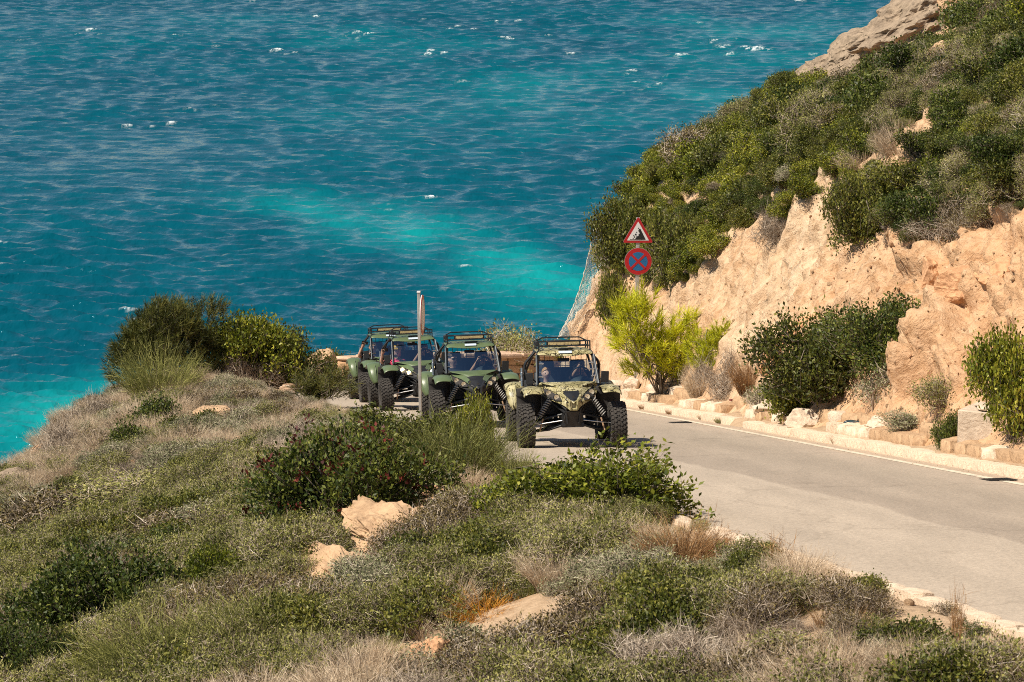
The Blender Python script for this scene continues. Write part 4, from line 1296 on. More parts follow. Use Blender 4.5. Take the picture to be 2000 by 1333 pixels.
def lens_mat():
    m, nt, p, out = new_mat('light_bar_lens')
    v = coord(nt, 'Object', (1, 1, 1))
    vo = N(nt, 'ShaderNodeTexVoronoi'); vo.inputs['Scale'].default_value = 42; vo.inputs['Randomness'].default_value = 0.15
    nt.links.new(v, vo.inputs['Vector'])
    c = ramp(nt, [(0.0, (.80, .66, .38)), (0.45, (.56, .44, .22)), (0.75, (.20, .15, .07))], vo.outputs['Distance'])
    nt.links.new(c.outputs[0], p.inputs['Base Color']); p.inputs['Roughness'].default_value = 0.25
    return m
M['ledlens'] = lens_mat()
def lamp_mat(lit):
    m, nt, p, out = new_mat('lit_headlamp' if lit else 'headlamp_glass')
    p.inputs['Base Color'].default_value = (.62, .52, .36, 1); p.inputs['Metallic'].default_value = 0.35
    p.inputs['Roughness'].default_value = 0.16
    if lit:
        p.inputs['Emission Color'].default_value = (1.0, .78, .38, 1); p.inputs['Emission Strength'].default_value = 14
    return m
M['lamp'] = lamp_mat(False); M['lamp_lit'] = lamp_mat(True)
def screen_mat():
    m, nt, p, out = new_mat('tinted_windscreen')
    nt.nodes.remove(p)
    tr = N(nt, 'ShaderNodeBsdfTransparent'); tr.inputs['Color'].default_value = (.60, .71, .76, 1)
    gl = N(nt, 'ShaderNodeBsdfGlossy'); gl.inputs['Roughness'].default_value = 0.06; gl.inputs['Color'].default_value = (.62, .84, 1, 1)
    fr = N(nt, 'ShaderNodeFresnel'); fr.inputs['IOR'].default_value = 1.5
    mx = N(nt, 'ShaderNodeMixShader')
    mn_ = N(nt, 'ShaderNodeMath', operation='MAXIMUM'); mn_.inputs[1].default_value = 0.22; nt.links.new(fr.outputs[0], mn_.inputs[0])
    nt.links.new(mn_.outputs[0], mx.inputs[0]); nt.links.new(tr.outputs[0], mx.inputs[1]); nt.links.new(gl.outputs[0], mx.inputs[2])
    nt.links.new(mx.outputs[0], out.inputs['Surface'])
    return m
M['windscreen'] = screen_mat()

def tyre_mesh():
    b = MB()
    w = 0.135
    prof = [(-w + .035, .205), (-w + .008, .24), (-w, .30), (-w + .004, .338), (-w + .022, .358), (-.05, .366), (0, .368), (.05, .366), (w - .022, .358), (w - .004, .338), (w, .30), (w - .008, .24), (w - .035, .205)]
    b.lathe(prof, n=40)
    nb = 30
    for col, (cx, wid, twist) in enumerate([(-.112, .042, .0), (-.062, .046, .45), (-.013, .040, -.45), (.036, .044, .45), (.084, .040, -.45), (.120, .030, .0)]):
        for k in range(nb):
            a = 2 * math.pi * (k + 0.5 * (col % 2) + .12 * (col % 3)) / nb
            rr = .372 if abs(cx) < .1 else .360
            m = Matrix.Rotation(a, 3, 'X') @ Matrix.Rotation(twist, 3, 'Z')
            c = Matrix.Rotation(a, 3, 'X') @ Vector((cx, 0, rr))
            b.box(c, (wid, .047, .022), m)
    for sgn in (-1, 1):       # shoulder lugs
        for k in range(nb):
            a = 2 * math.pi * (k + .3) / nb
            c = Matrix.Rotation(a, 3, 'X') @ Vector((sgn * (w + .001), 0, .332))
            b.box(c, (.012, .034, .04), Matrix.Rotation(a, 3, 'X'))
    return b.mesh('tyre', M['rubber'], 28)
TYRE = tyre_mesh()
RIM = MB().lathe([(-.11, .21), (-.10, .19), (-.02, .15), (-.015, .06), (.015, .06), (.03, .15), (.10, .19), (.11, .21)], n=28).mesh('rim', M['rim'])
HUB = MB().lathe([(-.06, .055), (-.02, .07), (.02, .12), (.035, .12), (.045, .05), (.09, .04)], n=20).mesh('wheel', M['rim'])

def ynose(x, z):
    return -0.46 + 0.60 * (abs(x) / 0.5) ** 1.6 + 0.55 * max(0.0, z - 0.80) / 0.25

def make_buggy(paint, shell):
    root = empty('buggy')
    P = M[paint]; S = M[shell]
    def both(f):
        for s in (-1, 1): f(s)
    # wheels
    for x, y in ((-.785, 0), (.785, 0), (-.80, 2.25), (.80, 2.25)):
        w = link('wheel', HUB, root); w.location = (x, y, .382)
        if x < 0: w.rotation_euler = (random.Random(x + y).uniform(0, 3), 0, math.pi)
        link('tyre', TYRE, w); link('rim', RIM, w)
    # chassis
    b = MB()
    b.box((0, 1.35, .37), (.84, 2.0, .06)); b.box((0, .05, .47), (.36, .62, .24)); b.box((0, -.05, .66), (.30, .40, .16))
    for s in (-1, 1):
        b.tube([(s * .16, -.30, .40), (s * .22, .2, .36), (s * .42, .7, .36), (s * .42, 2.0, .38), (s * .2, 2.6, .45)], .03)
        b.tube([(s * .13, -.34, .60), (s * .25, .1, .72), (s * .46, .6, .90)], .024)
        b.tube([(s * .10, -.33, .42), (s * .12, -.36, .66), (s * .30, -.05, .86)], .02)
        b.box((s * .44, 1.12, .62), (.05, 1.25, .50)); 
    b.box((0, 2.1, .72), (.80, .75, .52)); b.box((0, .50, .80), (.86, .10, .50))
    b.build('chassis', M['black'], root)
    MB().prism([(-.128, -.375, .625), (.128, -.375, .625), (.188, -.26, .365), (-.188, -.26, .365)], (0, .04, 0)).build('skid_plate', M['liner'], root, bevel=.006)
    def arms(s):
        MB().tube([(s * .64, 0, .455), (s * .17, -.16, .575)], .019).tube([(s * .64, 0, .455), (s * .17, .16, .575)], .019).build('upper_control_arm', M['tubesteel'], root)
        MB().tube([(s * .66, 0, .285), (s * .40, -.10, .315), (s * .19, -.19, .385)], .022).tube([(s * .66, 0, .285), (s * .19, .19, .385)], .022).box((s * .50, 0, .295), (.20, .13, .02), (0, s * .15, 0)).build('lower_control_arm', M['tubesteel'], root)
        MB().tube([(s * .66, -.12, .40), (s * .18, -.24, .47)], .011).build('tie_rod', M['steel'], root)
        MB().box((s * .665, 0, .37), (.06, .11, .24)).lathe([(-.03, .06), (.03, .06)], (s * .69, 0, .37)).build('knuckle', M['tubesteel'], root)
        MB().tube([(s * .56, -.11, .28), (s * .50, -.10, .50)], .015).build('sway_link', M['kerb_brown'], root)
        a, c = Vector((s * .575, -.10, .52)), Vector((s * .345, -.06, .86))
        d = (c - a)
        sh = MB().tube([a, a + d * .45], .026).tube([a + d * .4, c], .017).build('shock_absorber', M['tubesteel'], root)
        ax = d.normalized(); n1 = ax.cross(Vector((0, 1, 0))).normalized(); n2 = ax.cross(n1)
        pts = []
        for k in range(8 * 10 + 1):
            t = k / 80; an = 2 * math.pi * 8 * t
            pts.append(a + d * (.10 + .80 * t) + (n1 * math.cos(an) + n2 * math.sin(an)) * .043)
        MB().tube(pts, .0115, 6).build('spring', M['spring'], sh)
    both(arms)
    # nose
    hw = [(.65, .06), (.70, .105), (.76, .19), (.80, .30), (.86, .415), (.92, .485), (.98, .52), (1.035, .53)]
    rows = []
    for z, w in hw:
        rows.append([(w * k / 6, ynose(w * k / 6, z), z - .01 * abs(k / 6) ** 2) for k in range(-6, 7)])
    rows.append([(.525 * k / 6, .34 + .10 * abs(k / 6), 1.075) for k in range(-6, 7)])
    rows.append([(.50 * k / 6, .52 + .04 * abs(k / 6), 1.10) for k in range(-6, 7)])
    MB().grid(rows).build('nose_shell', S, root, ang=45, sub=1)
    def panel(name, poly, mat, lift=.058, th=.05, parent=root):
        pts = [(x, ynose(x, z) - lift, z) for x, z in poly]
        return MB().prism(pts, (0, th, 0)).build(name, mat, parent, bevel=.006)
    MB().grid([[(w * k / 6, max(ynose(w * k / 6, z), y0) - .014 if y0 is None else y0 + .10 * abs(k / 6) ** 2, zz) for k in range(-6, 7)] for z, w, y0, zz in ((1.0, .17, -.02, .965), (1.03, .23, .06, 1.05), (1.07, .46, .30, 1.088), (1.10, .49, .50, 1.112))]).build('hood', P, root, solid=.012, sub=1)
    def face(s):
        panel('eyebrow_panel', [(s * x, z) for x, z in [(-.46, 1.06), (-.225, 1.045), (-.13, .95), (-.165, .865), (-.275, .95), (-.40, 1.005)]], P)
        panel('cheek_panel', [(s * x, z) for x, z in [(-.535, 1.09), (-.44, 1.02), (-.43, .865), (-.505, .94)]], P)
        h = panel('headlight_housing', [(s * x, z) for x, z in [(-.435, 1.0), (-.35, .98), (-.20, .865), (-.19, .81), (-.30, .815), (-.425, .875)]], M['liner'], .048)
        for x, z in ((-.372, .932), (-.262, .866)):
            x *= s; y = ynose(x, z) - .085
            MB().lathe([(0.08, .054), (-.008, .054), (-.012, .048)], (x, y, z), 'Y', 20).build('lamp_ring', M['tubesteel'], root)
            MB().lathe([(-.006, .0), (-.014, .024), (-.018, .044), (.03, .045)], (x, y - .004, z), 'Y', 20).build('headlight', M['lamp'], root)
    both(face)
    MB().grid([[(w * k / 4, ynose(w * k / 4, z) - .03, z) for k in range(-4, 5)] for z, w in ((.965, .17), (.92, .175), (.87, .16), (.83, .11), (.80, .05))]).build('grille', M['black'], root, solid=.01)
    b = MB()
    for s in (-1, 1):
        b.tube([(s * .155, ynose(.155, .90) - .03, .90), (s * .06, -.50, .79), (s * .055, -.49, .66)], .026)
    b.tube([(-.06, -.49, .665), (.06, -.49, .665)], .024)
    b.tube([(-.13, -.42, .84), (0, -.50, .775), (.13, -.42, .84)], .020)
    b.build('bumper_bar', P if paint == 'camo' else M['black'], root)
    MB().lathe([(0, .02), (-.01, .02)], (0, -.42, .87), 'Y', 12).build('emblem', M['liner'], root)
    # mudguards
    def guards(s):
        rows = []
        for y, z in ((-.40, .93), (-.33, 1.00), (-.15, 1.045), (.10, 1.055), (.34, 1.03), (.46, .97)):
            rows.append([(s * x, y + dy, z + dz) for x, dy, dz in ((.50, .02, -.015), (.62, 0, .012), (.74, 0, .008), (.82, .01, -.02), (.845, .02, -.07))])
        MB().grid(rows).build('front_mudguard', P, root, solid=.014, sub=1)
        MB().grid([[(s * x, y, z) for x in (.47, .62, .78, .90)] for y, z in ((.36, 1.02), (.46, .88), (.50, .70), (.46, .52))]).build('front_liner', M['liner'], root, solid=.012)
        rows = []
        for y, z, wi, wo in ((1.70, .60, .74, .86), (1.72, .74, .68, .95), (1.78, .90, .64, .985), (1.92, 1.03, .62, .985), (2.15, 1.085, .62, .98), (2.45, 1.06, .62, .97), (2.68, .94, .64, .95)):
            rows.append([(s * (wi + (wo - wi) * k), y + [.10, .01, 0, .02, .08][i], z + [-.04, 0, .008, -.005, -.05][i]) for i, k in enumerate((0, .15, .5, .85, 1.0))])
        MB().grid(rows).build('rear_mudguard', P, root, solid=.016, sub=1)
        MB().tube([(s * .80, 1.716, .70), (s * .805, 1.768, .90), (s * .805, 1.90, 1.03)], .007, 6).build('mudguard_rib', P, root)
    both(guards)
    # cage
    b = MB()
    for s in (-1, 1):
        b.tube([(s * .52, .50, 1.06), (s * .475, .92, 1.585), (s * .46, 1.0, 1.615), (s * .46, 1.78, 1.63)], .025)
        b.tube([(s * .62, 1.50, .45), (s * .655, 1.50, 1.05), (s * .655, 1.50, 1.38), (s * .63, 1.50, 1.44), (s * .46, 1.52, 1.625)], .026)
        b.tube([(s * .655, 1.50, 1.30), (s * .58, 1.10, 1.00), (s * .53, .60, .95)], .022)
        b.tube([(s * .46, 1.75, 1.62), (s * .58, 2.1, 1.30), (s * .60, 2.5, .95)], .022)
        b.tube([(s * .65, 1.50, 1.40), (s * .62, 1.95, 1.20), (s * .60, 2.4, 1.0)], .018)
    b.tube([(-.46, 1.52, 1.625), (.46, 1.52, 1.625)], .022); b.tube([(-.475, .93, 1.59), (.475, .93, 1.59)], .02)
    b.tube([(-.655, 1.5, 1.02), (.655, 1.5, 1.02)], .022)
    b.build('roll_cage', M['tubesteel'], root)
    both(lambda s: MB().tube([(s * .535, .46, 1.06), (s * .50, .86, 1.56)], .019).build('windscreen_pillar', M['pillar'], root))
    # windscreen
    rows = []
    for z, w in ((1.085, .30), (1.095, .42), (1.13, .485), (1.22, .505), (1.34, .49), (1.46, .465)):
        t = (z - 1.07) / .51
        rows.append([(w * k / 5, .49 + .42 * t - .05 * (1 - (k / 5) ** 2), z) for k in range(-5, 6)])
    ws = MB().grid(rows).build('windscreen', M['windscreen'], root)
    for x, z in ((-.435, 1.42), (.435, 1.42), (-.46, 1.20), (.46, 1.20), (.44, 1.31)):
        t = (z - 1.07) / .51
        MB().box((x, .47 + .42 * t, z), (.07, .018, .018)).lathe([(-.006, .018), (.006, .018)], (x + .03, .465 + .42 * t, z), 'Y', 10).build('screen_clip', M['steel'], ws)
    MB().box((-.02, .93, 1.475), (.20, .03, .065)).tube([(-.02, .94, 1.49), (-.02, .95, 1.57)], .008).build('rear_view_mirror', M['black'], root, bevel=.012)
    # roof and rack
    rows = []
    for y, z, dr, w in ((.84, 1.595, .055, .49), (.90, 1.635, .035, .50), (1.05, 1.665, .0, .495), (1.45, 1.68, -.01, .49), (1.80, 1.675, -.01, .485)):
        rows.append([(w * k / 5, y - .05 * (1 - (k / 5) ** 2) * (dr > .01), z - dr * (1 - abs(k / 5) ** 2) - (.03 if abs(k) == 5 else 0)) for k in range(-5, 6)])
    MB().grid(rows).build('roof_panel', P, root, solid=.018, sub=1)
    MB().box((.0, .835, 1.612), (.23, .006, .048), (R(-38), 0, 0)).build('roof_sticker', M['sticker'], root)
    MB().box((.02, .93, 1.665), (.26, .10, .012), (R(-18), 0, 0)).build('roof_hatch', M['pillar'], root, bevel=.004)
    b = MB()
    r = .011
    for z in (1.715, 1.795):
        b.tube([(-.45, .98, z), (.45, .98, z)], r, 6); b.tube([(-.45, 1.72, z), (.45, 1.72, z)], r, 6)
        for s in (-1, 1): b.tube([(s * .45, .98, z), (s * .45, 1.72, z)], r, 6)
    for s in (-1, 1):
        for y in (.98, 1.35, 1.72): b.tube([(s * .45, y, 1.62 if y < 1 else 1.66), (s * .45, y, 1.80)], r * 1.25, 6)
        b.tube([(s * .45, 1.62, 1.795), (s * .33, 1.66, 1.855), (0, 1.66, 1.858)], r * 1.2, 6)
    for k in range(-3, 4): b.tube([(k * .13, .98, 1.715), (k * .13 - .05, 1.72, 1.715)], r * .8, 6)
    for k in range(-3, 4): b.tube([(k * .13, .98, 1.715), (k * .13, .98, 1.745)], r * .7, 6)
    b.build('roof_rack', M['tubesteel'], root)
    lb = MB().box((0, 1.10, 1.768), (.60, .06, .085)).build('light_bar', M['tubesteel'], root, bevel=.008)
    MB().box((0, 1.066, 1.768), (.545, .014, .066)).build('light_lens', M['ledlens'], lb)
    MB().box((-.475, 1.02, 1.77), (.05, .06, .085)).build('spot_light', M['black'], root, bevel=.01)
    # rear screen grid
    b = MB()
    for k in range(-5, 6): b.tube([(k * .095, 1.80, 1.05), (k * .092, 1.78, 1.63)], .0055, 5)
    for z in (1.15, 1.25, 1.35, 1.45, 1.55): b.tube([(-.48, 1.79, z), (.48, 1.79, z)], .0055, 5)
    b.build('rear_screen', M['tubesteel'], root)
    # cabin
    def seats(s):
        st = MB().box((s * .27, 1.18, .57), (.42, .46, .14)).box((s * .27, 1.44, .92), (.40, .13, .72), (R(-10), 0, 0)).build('seat', M['seat'], root, bevel=.045)
        MB().box((s * .27, 1.51, 1.33), (.27, .10, .26), (R(-8), 0, 0)).build('headrest', M['seat'], st, bevel=.045)
        MB().box((s * .27 - .20, 1.40, .95), (.06, .16, .60), (R(-10), 0, 0)).box((s * .27 + .20, 1.40, .95), (.06, .16, .60), (R(-10), 0, 0)).build('bolster', M['seat'], st, bevel=.02)
    both(seats)
    MB().box((0, 1.66, 1.08), (.86, .14, .50)).build('engine_cover', M['seat'], root, bevel=.03)
    MB().sphere((.26, .72, 1.07), (.21, .16, .115), 18, 10).box((-.16, .66, 1.05), (.60, .16, .10)).build('dashboard', M['dash'], root)
    sw = MB()
    c = Vector((.26, .88, 1.20)); n = Vector((0, .80, .42)).normalized(); e1 = Vector((1, 0, 0)); e2 = n.cross(e1)
    sw.tube([c + (e1 * math.cos(a) + e2 * math.sin(a)) * .165 for a in [k * math.pi / 12 for k in range(24)]], .014, 8, True)
    for a in (0.3, math.pi - .3, -math.pi / 2): sw.tube([c, c + (e1 * math.cos(a) + e2 * math.sin(a)) * .16], .012, 6)
    sw.tube([c, c - n * .22], .02)
    sw.build('steering_wheel', M['black'], root)
    # mirrors
    def mirror(s):
        MB().tube([(s * .53, .60, 1.10), (s * .60, .57, 1.16)], .012).box((s * .655, .56, 1.175), (.13, .05, .19), (0, s * .06, R(8) * s)).build('side_mirror', M['black'], root, bevel=.015)
    both(mirror)
    MB().lathe([(1.02, .026), (1.10, .026), (1.105, .034), (1.16, .034), (1.165, .026), (1.20, .026), (1.205, .034), (1.26, .034), (1.265, .026), (1.34, .026)], (-.715, 1.42, 0), 'Z', 14).build('exhaust_stack', M['steel'], root)
    MB().box((-.62, 1.2, .98), (.14, .34, .30)).box((.62, 1.25, .92), (.10, .30, .22)).build('side_pod', M['black'], root, bevel=.03)
    return root

def seat_on_road(root, x, y, yaw, k=0.0):
    root.location = (x, y, float(road_plane(y)) + 0.004)
    root.rotation_euler = Euler((-math.atan(0.16 * math.cos(yaw)) - k, math.atan(0.16 * math.sin(yaw)) * -1, yaw))

B1 = make_buggy('camo', 'camo')
tag(B1, 'camouflage open buggy leading the convoy, two people aboard', 'buggy', 'buggies driving up the road')
B2 = make_buggy('green', 'black')
tag(B2, 'green buggy right behind the camouflage one, headlights off', 'buggy', 'buggies driving up the road')
B3 = dup(B2); B4 = dup(B2)
tag(B3, 'green buggy with its headlights on behind the thin sign post', 'buggy', 'buggies driving up the road')
tag(B4, 'green buggy at the very back of the convoy, nearest the bend', 'buggy', 'buggies driving up the road')
for ch in B3.children:
    if ch.name.startswith('headlight') and 'housing' not in ch.name:
        ch.material_slots[0].link = 'OBJECT'; ch.material_slots[0].material = M['lamp_lit']
    
seat_on_road(B1, 1.03, 48.9, R(4.6))
seat_on_road(B2, -0.68, 56.3, R(6.5))
seat_on_road(B3, -2.05, 64.7, R(9.0))
seat_on_road(B4, -2.77, 69.7, R(9.5))
bpy.context.view_layer.update()
# ------------------------------------------------------------------ people
M['skin'] = simple('skin', (.52, .30, .20), 0.55, 0, (.44, .24, .155), 9)
M['skin_fair'] = simple('fair_skin', (.62, .38, .28), 0.55, 0, (.54, .31, .22), 9)
M['hair_dark'] = simple('dark_hair', (.022, .016, .012), 0.6, 0, (.010, .008, .006), 40)
M['hair_blond'] = simple('blond_hair', (.55, .30, .13), 0.6, 0, (.38, .19, .07), 40)
M['hair_yellow'] = simple('sandy_hair', (.60, .38, .10), 0.6, 0, (.40, .24, .05), 40)
M['glasses'] = simple('sunglasses_black', (.01, .01, .012), 0.12)
M['eye'] = simple('dark_eye', (.03, .02, .015), 0.2)
M['lip'] = simple('lip', (.38, .14, .11), 0.5)
M['phone'] = simple('phone_black', (.012, .012, .014), 0.2)
CLOTH = {n: simple(n + '_cloth', c, 0.85, 0, tuple(q * .7 for q in c), 10) for n, c in dict(pink=(.90, .08, .20), black=(.02, .021, .023), navy=(.03, .04, .06), grey=(.12, .12, .13), white=(.62, .60, .58), olive=(.09, .10, .06), jeans=(.05, .07, .11), dark_jeans=(.03, .035, .05)).items()}

def hand_chain(add, wrist, fwd, palm_n, side, s):
    """palm and five bent fingers; fwd along the hand, palm_n out of the palm, side towards the thumb"""
    palm = add(wrist + fwd * .045 * s, .030 * s, 'skin', None)
    out = palm
    kn = []
    for k, ln in enumerate((.068, .078, .072, .056)):
        off = side * (.030 - .020 * k) * s
        a = add(wrist + fwd * .085 * s + off, .0105 * s, 'skin', palm)
        b2 = add(wrist + fwd * (.085 + ln * .5) * s + off + palm_n * .018 * s, .0092 * s, 'skin', a)
        add(wrist + fwd * (.085 + ln * .62) * s + off + palm_n * .05 * s, .0082 * s, 'skin', b2)
    t1 = add(wrist + fwd * .035 * s + side * .042 * s, .012 * s, 'skin', palm)
    add(wrist + fwd * .070 * s + side * .055 * s + palm_n * .022 * s, .010 * s, 'skin', t1)
    return palm

def person(buggy, seat, label, cloth, skin='skin', hair='hair_dark', trousers='jeans', s=1.0, turn=0.0, tilt=0.0, left=None, right=None, glasses=True, long_hair=False, sleeve=0.5, lean=0.0, cap=None):
    """a seated figure; seat is a point on the cushion in the buggy's frame, left/right are wrist targets (viewer's side)"""
    verts, rad, cls, edges = [], [], [], []
    def add(p, r, c, par):
        verts.append(Vector(p)); rad.append(r); cls.append(c)
        if par is not None: edges.append((par, len(verts) - 1))
        return len(verts) - 1
    V = Vector
    pel = add(V((0, .02, .10)) * s, .135 * s, 'trousers', None)
    sp = add(V((lean * .4, .05, .25)) * s, .125 * s, 'shirt', pel)
    ch = add(V((lean * .8, .06, .41)) * s, .145 * s, 'shirt', sp)
    nb = add(V((lean, .05, .53)) * s, .075 * s, 'shirt', ch)
    nk = add(V((lean, .035, .60)) * s, .055 * s, 'skin', nb)
    H = V((lean, .02, .74)) * s
    rot = Matrix.Rotation(turn, 3, 'Z') @ Matrix.Rotation(tilt, 3, 'X')
    def hp(x, y, z): return H + rot @ (V((x, y, z)) * s)
    jaw = add(hp(0, -.012, -.075), .070 * s, 'skin', nk)
    hd = add(hp(0, 0, .0), .098 * s, 'skin', jaw)
    cr = add(hp(0, .012, .075), .082 * s, 'skin', hd)
    add(hp(0, -.112, -.022), .016 * s, 'skin', hd)          # nose
    for e in (-1, 1): add(hp(e * .098, .01, -.015), .018 * s, 'skin', hd)   # ears
    wr = {}
    for sg, target in ((-1, left), (1, right)):
        sh = V((lean + sg * .175, .06, .475)) * s
        i = add(sh, .068 * s, 'shirt', ch)
        if target is None: tw = V((sg * .16, -.30, .20)) * s
        else: tw = V(target) - V(seat)
        up, fo = .285 * s, .255 * s
        d = tw - sh; L = min(d.length, (up + fo) * .985); d.normalize()
        tw = sh + d * L
        a = (up * up - fo * fo + L * L) / (2 * L); h = math.sqrt(max(up * up - a * a, 1e-4))
        hint = (V((sg * .7, .25, -1)) - d * V((sg * .7, .25, -1)).dot(d)).normalized()
        el = sh + d * a + hint * h
        m1 = add(sh * .5 + el * .5, .052 * s, 'shirt' if sleeve > .3 else 'skin', i)
        e1 = add(el, .044 * s, 'shirt' if sleeve > .6 else 'skin', m1)
        w1 = add(tw, .029 * s, 'skin', e1)
        f = (tw - el).normalized()
        n = V((0, -1, 0)) - f * V((0, -1, 0)).dot(f)
        n = n.normalized() if n.length > .1 else V((0, 0, -1))
        sd = f.cross(n) * -sg
        pm = hand_chain(add, tw, f, n, sd, s); edges.append((w1, pm))
        wr[sg] = tw + f * .08 * s
    for sg in (-1, 1):
        hpj = add(V((sg * .095, -.06, .09)) * s, .085 * s, 'trousers', pel)
        kn = add(V((sg * .12, -.43, .15)) * s, .062 * s, 'trousers', hpj)
        an = add(V((sg * .12, -.58, -.20)) * s, .042 * s, 'trousers', kn)
        add(V((sg * .12, -.70, -.23)) * s, .036 * s, 'shoe', an)
    me = bpy.data.meshes.new('person')
    me.from_pydata([tuple(v) for v in verts], edges, [])
    ob = bpy.data.objects.new('person', me); COL.objects.link(ob)
    md = ob.modifiers.new('skin', 'SKIN'); md.use_smooth_shade = True
    for i, q in enumerate(me.skin_vertices[0].data):
        q.radius = (rad[i], rad[i]); q.use_root = (i == 0)
    sb = ob.modifiers.new('sub', 'SUBSURF'); sb.levels = 1; sb.render_levels = 1
    dg = bpy.context.evaluated_depsgraph_get()
    body = bpy.data.meshes.new_from_object(ob.evaluated_get(dg))
    bpy.data.objects.remove(ob)
    order = ['skin', 'shirt', 'trousers', 'shoe']
    body.materials.clear()
    for m in (M[skin], CLOTH[cloth], CLOTH[trousers], M['black']): body.materials.append(m)
    co = np.array([v[:] for v in verts]); rr = np.array(rad)
    for p in body.polygons:
        c = np.array(p.center[:]); d = np.linalg.norm(co - c, axis=1) / (rr + .03)
        p.material_index = order.index(cls[int(np.argmin(d))])
    body.polygons.foreach_set('use_smooth', np.ones(len(body.polygons), dtype=bool))
    o = link('person', body)
    o.matrix_world = buggy.matrix_world @ Matrix.Translation(seat)
    tag(o, label, 'person', 'people riding in the buggies')
    # hair as a cap over the back and top of the skull
    b = MB(); nu, nv = 18, 9
    vs = []; fs = []
    for j in range(nv + 1):
        for i in range(nu):
            ph = 2 * math.pi * i / nu
            front = max(0.0, -math.sin(ph))
            th = (j / nv) * (math.pi * (.72 if long_hair else .60) - front * math.pi * .30)
            q = V((.094 * math.sin(th) * math.cos(ph), .108 * math.sin(th) * math.sin(ph) + .012, .020 + .112 * math.cos(th)))
            if long_hair and j >= nv - 1 and front < .3: q.z -= .09
            vs.append(hp(*q))
    for j in range(nv):
        for i in range(nu):
            i2 = (i + 1) % nu
            fs.append((j * nu + i, (j + 1) * nu + i, (j + 1) * nu + i2, j * nu + i2))
    b.add(vs, fs)
    hh = b.build('hair', M[hair], o, ang=0, solid=.012 * s)
    smooth(hh.data, 0)
    if cap:
        b = MB(); b.sphere(hp(0, .01, .045), (.115 * s, .122 * s, .082 * s), 16, 8)
        b.prism([hp(-.085, -.09, .05), hp(.085, -.09, .05), hp(.06, -.175, .035), hp(-.06, -.175, .035)], (0, 0, .012))
        b.build('cap', M[cap] if cap in M else CLOTH[cap], o)
    if glasses:
        b = MB()
        for e in (-1, 1):
            b.prism([hp(e * .010, -.094, .026), hp(e * .075, -.080, .028), hp(e * .074, -.080, -.012), hp(e * .030, -.093, -.020)], rot @ V((0, -.012 * s, 0)))
            b.tube([hp(e * .076, -.08, .02), hp(e * .098, .01, .012)], .004 * s, 5)
        b.tube([hp(-.02, -.100, .018), hp(.02, -.100, .018)], .005 * s, 5)
        b.build('sunglasses', M['glasses'], o)
    else:
        for e in (-1, 1): MB().sphere(hp(e * .034, -.082, .008), .011 * s, 8, 6).build('eye', M['eye'], o)
    MB().tube([hp(-.024, -.078, -.068), hp(0, -.086, -.070), hp(.024, -.078, -.068)], .0055 * s, 5).build('mouth', M['lip'], o)
    return o, wr

def phone(buggy, p, label, rot):
    o = MB().box((0, 0, 0), (.155, .012, .078)).build('phone', M['phone'], None, bevel=.004)
    o.matrix_world = buggy.matrix_world @ Matrix.Translation(p) @ Euler(rot).to_matrix().to_4x4()
    MB().box((.05, .009, .022), (.026, .006, .026)).build('camera_bump', M['glasses'], o)
    tag(o, label, 'phone')

DR = (.26, 1.22, .60); PS = (-.29, 1.22, .60)
person(B1, DR, 'driver of the camouflage buggy, dark hair and sunglasses, one hand on top of the wheel', 'navy', right=(.34, .93, 1.20), left=(.23, .86, 1.345), turn=.1)
person(B1, (-.31, 1.16, .60), 'fair haired child on the passenger side of the camouflage buggy', 'grey', 'skin_fair', 'hair_blond', s=.86, glasses=False, turn=.15)
person(B2, DR, 'driver in dark top at the wheel of the first green buggy', 'black', right=(.38, .90, 1.27), left=(.13, .90, 1.27), turn=.25)
person(B2, PS, 'passenger with sunglasses and short hair in the first green buggy', 'black', 'skin_fair', s=.98, turn=.55, lean=-.04)
person(B3, DR, 'driver of the green buggy with lit headlights', 'grey', right=(.38, .90, 1.25), left=(.13, .90, 1.27), turn=.2)
o3, w3 = person(B3, PS, 'passenger in a pink top leaning out to film with a phone', 'pink', 'skin_fair', 'hair_yellow', s=1.0, turn=-.15, lean=-.06, left=(-.72, .95, 1.30), right=(-.42, .80, 1.22), glasses=False, long_hair=True, sleeve=.5, cap='hair_yellow')
person(B4, DR, 'driver in the rearmost green buggy', 'olive', right=(.38, .90, 1.25), left=(.13, .90, 1.27))
o4, w4 = person(B4, PS, 'passenger in the rearmost buggy with a raised hand holding a phone', 'black', 'skin', s=1.0, turn=-.1, lean=-.12, left=(-.70, 1.0, 1.36), right=(-.50, .85, 1.15), sleeve=.5)
phone(B3, Vector(PS) + w3[-1] + Vector((.05, -.045, .02)), 'black phone held up by the passenger in pink', (0, .1, .2))
phone(B4, Vector(PS) + w4[-1] + Vector((.03, -.045, .03)), 'phone held up by the passenger of the rearmost buggy', (0, .2, .1))
# ------------------------------------------------------------------ road signs
M['galv'] = simple('galvanised_post', (.50, .47, .43), 0.5, 0.35, (.34, .31, .28), 6)
M['sign_red'] = simple('sign_red', (.42, .012, .018), 0.4, 0, (.36, .010, .015), 5)
M['sign_white'] = simple('sign_white', (.72, .70, .68), 0.45, 0, (.64, .62, .60), 5)
M['sign_blue'] = simple('sign_blue', (.012, .13, .30), 0.4, 0, (.010, .11, .26), 5)
M['sign_black'] = simple('sign_black', (.012, .012, .013), 0.5)
M['sign_back'] = simple('sign_back_grey', (.42, .42, .42), 0.5, 0.5)

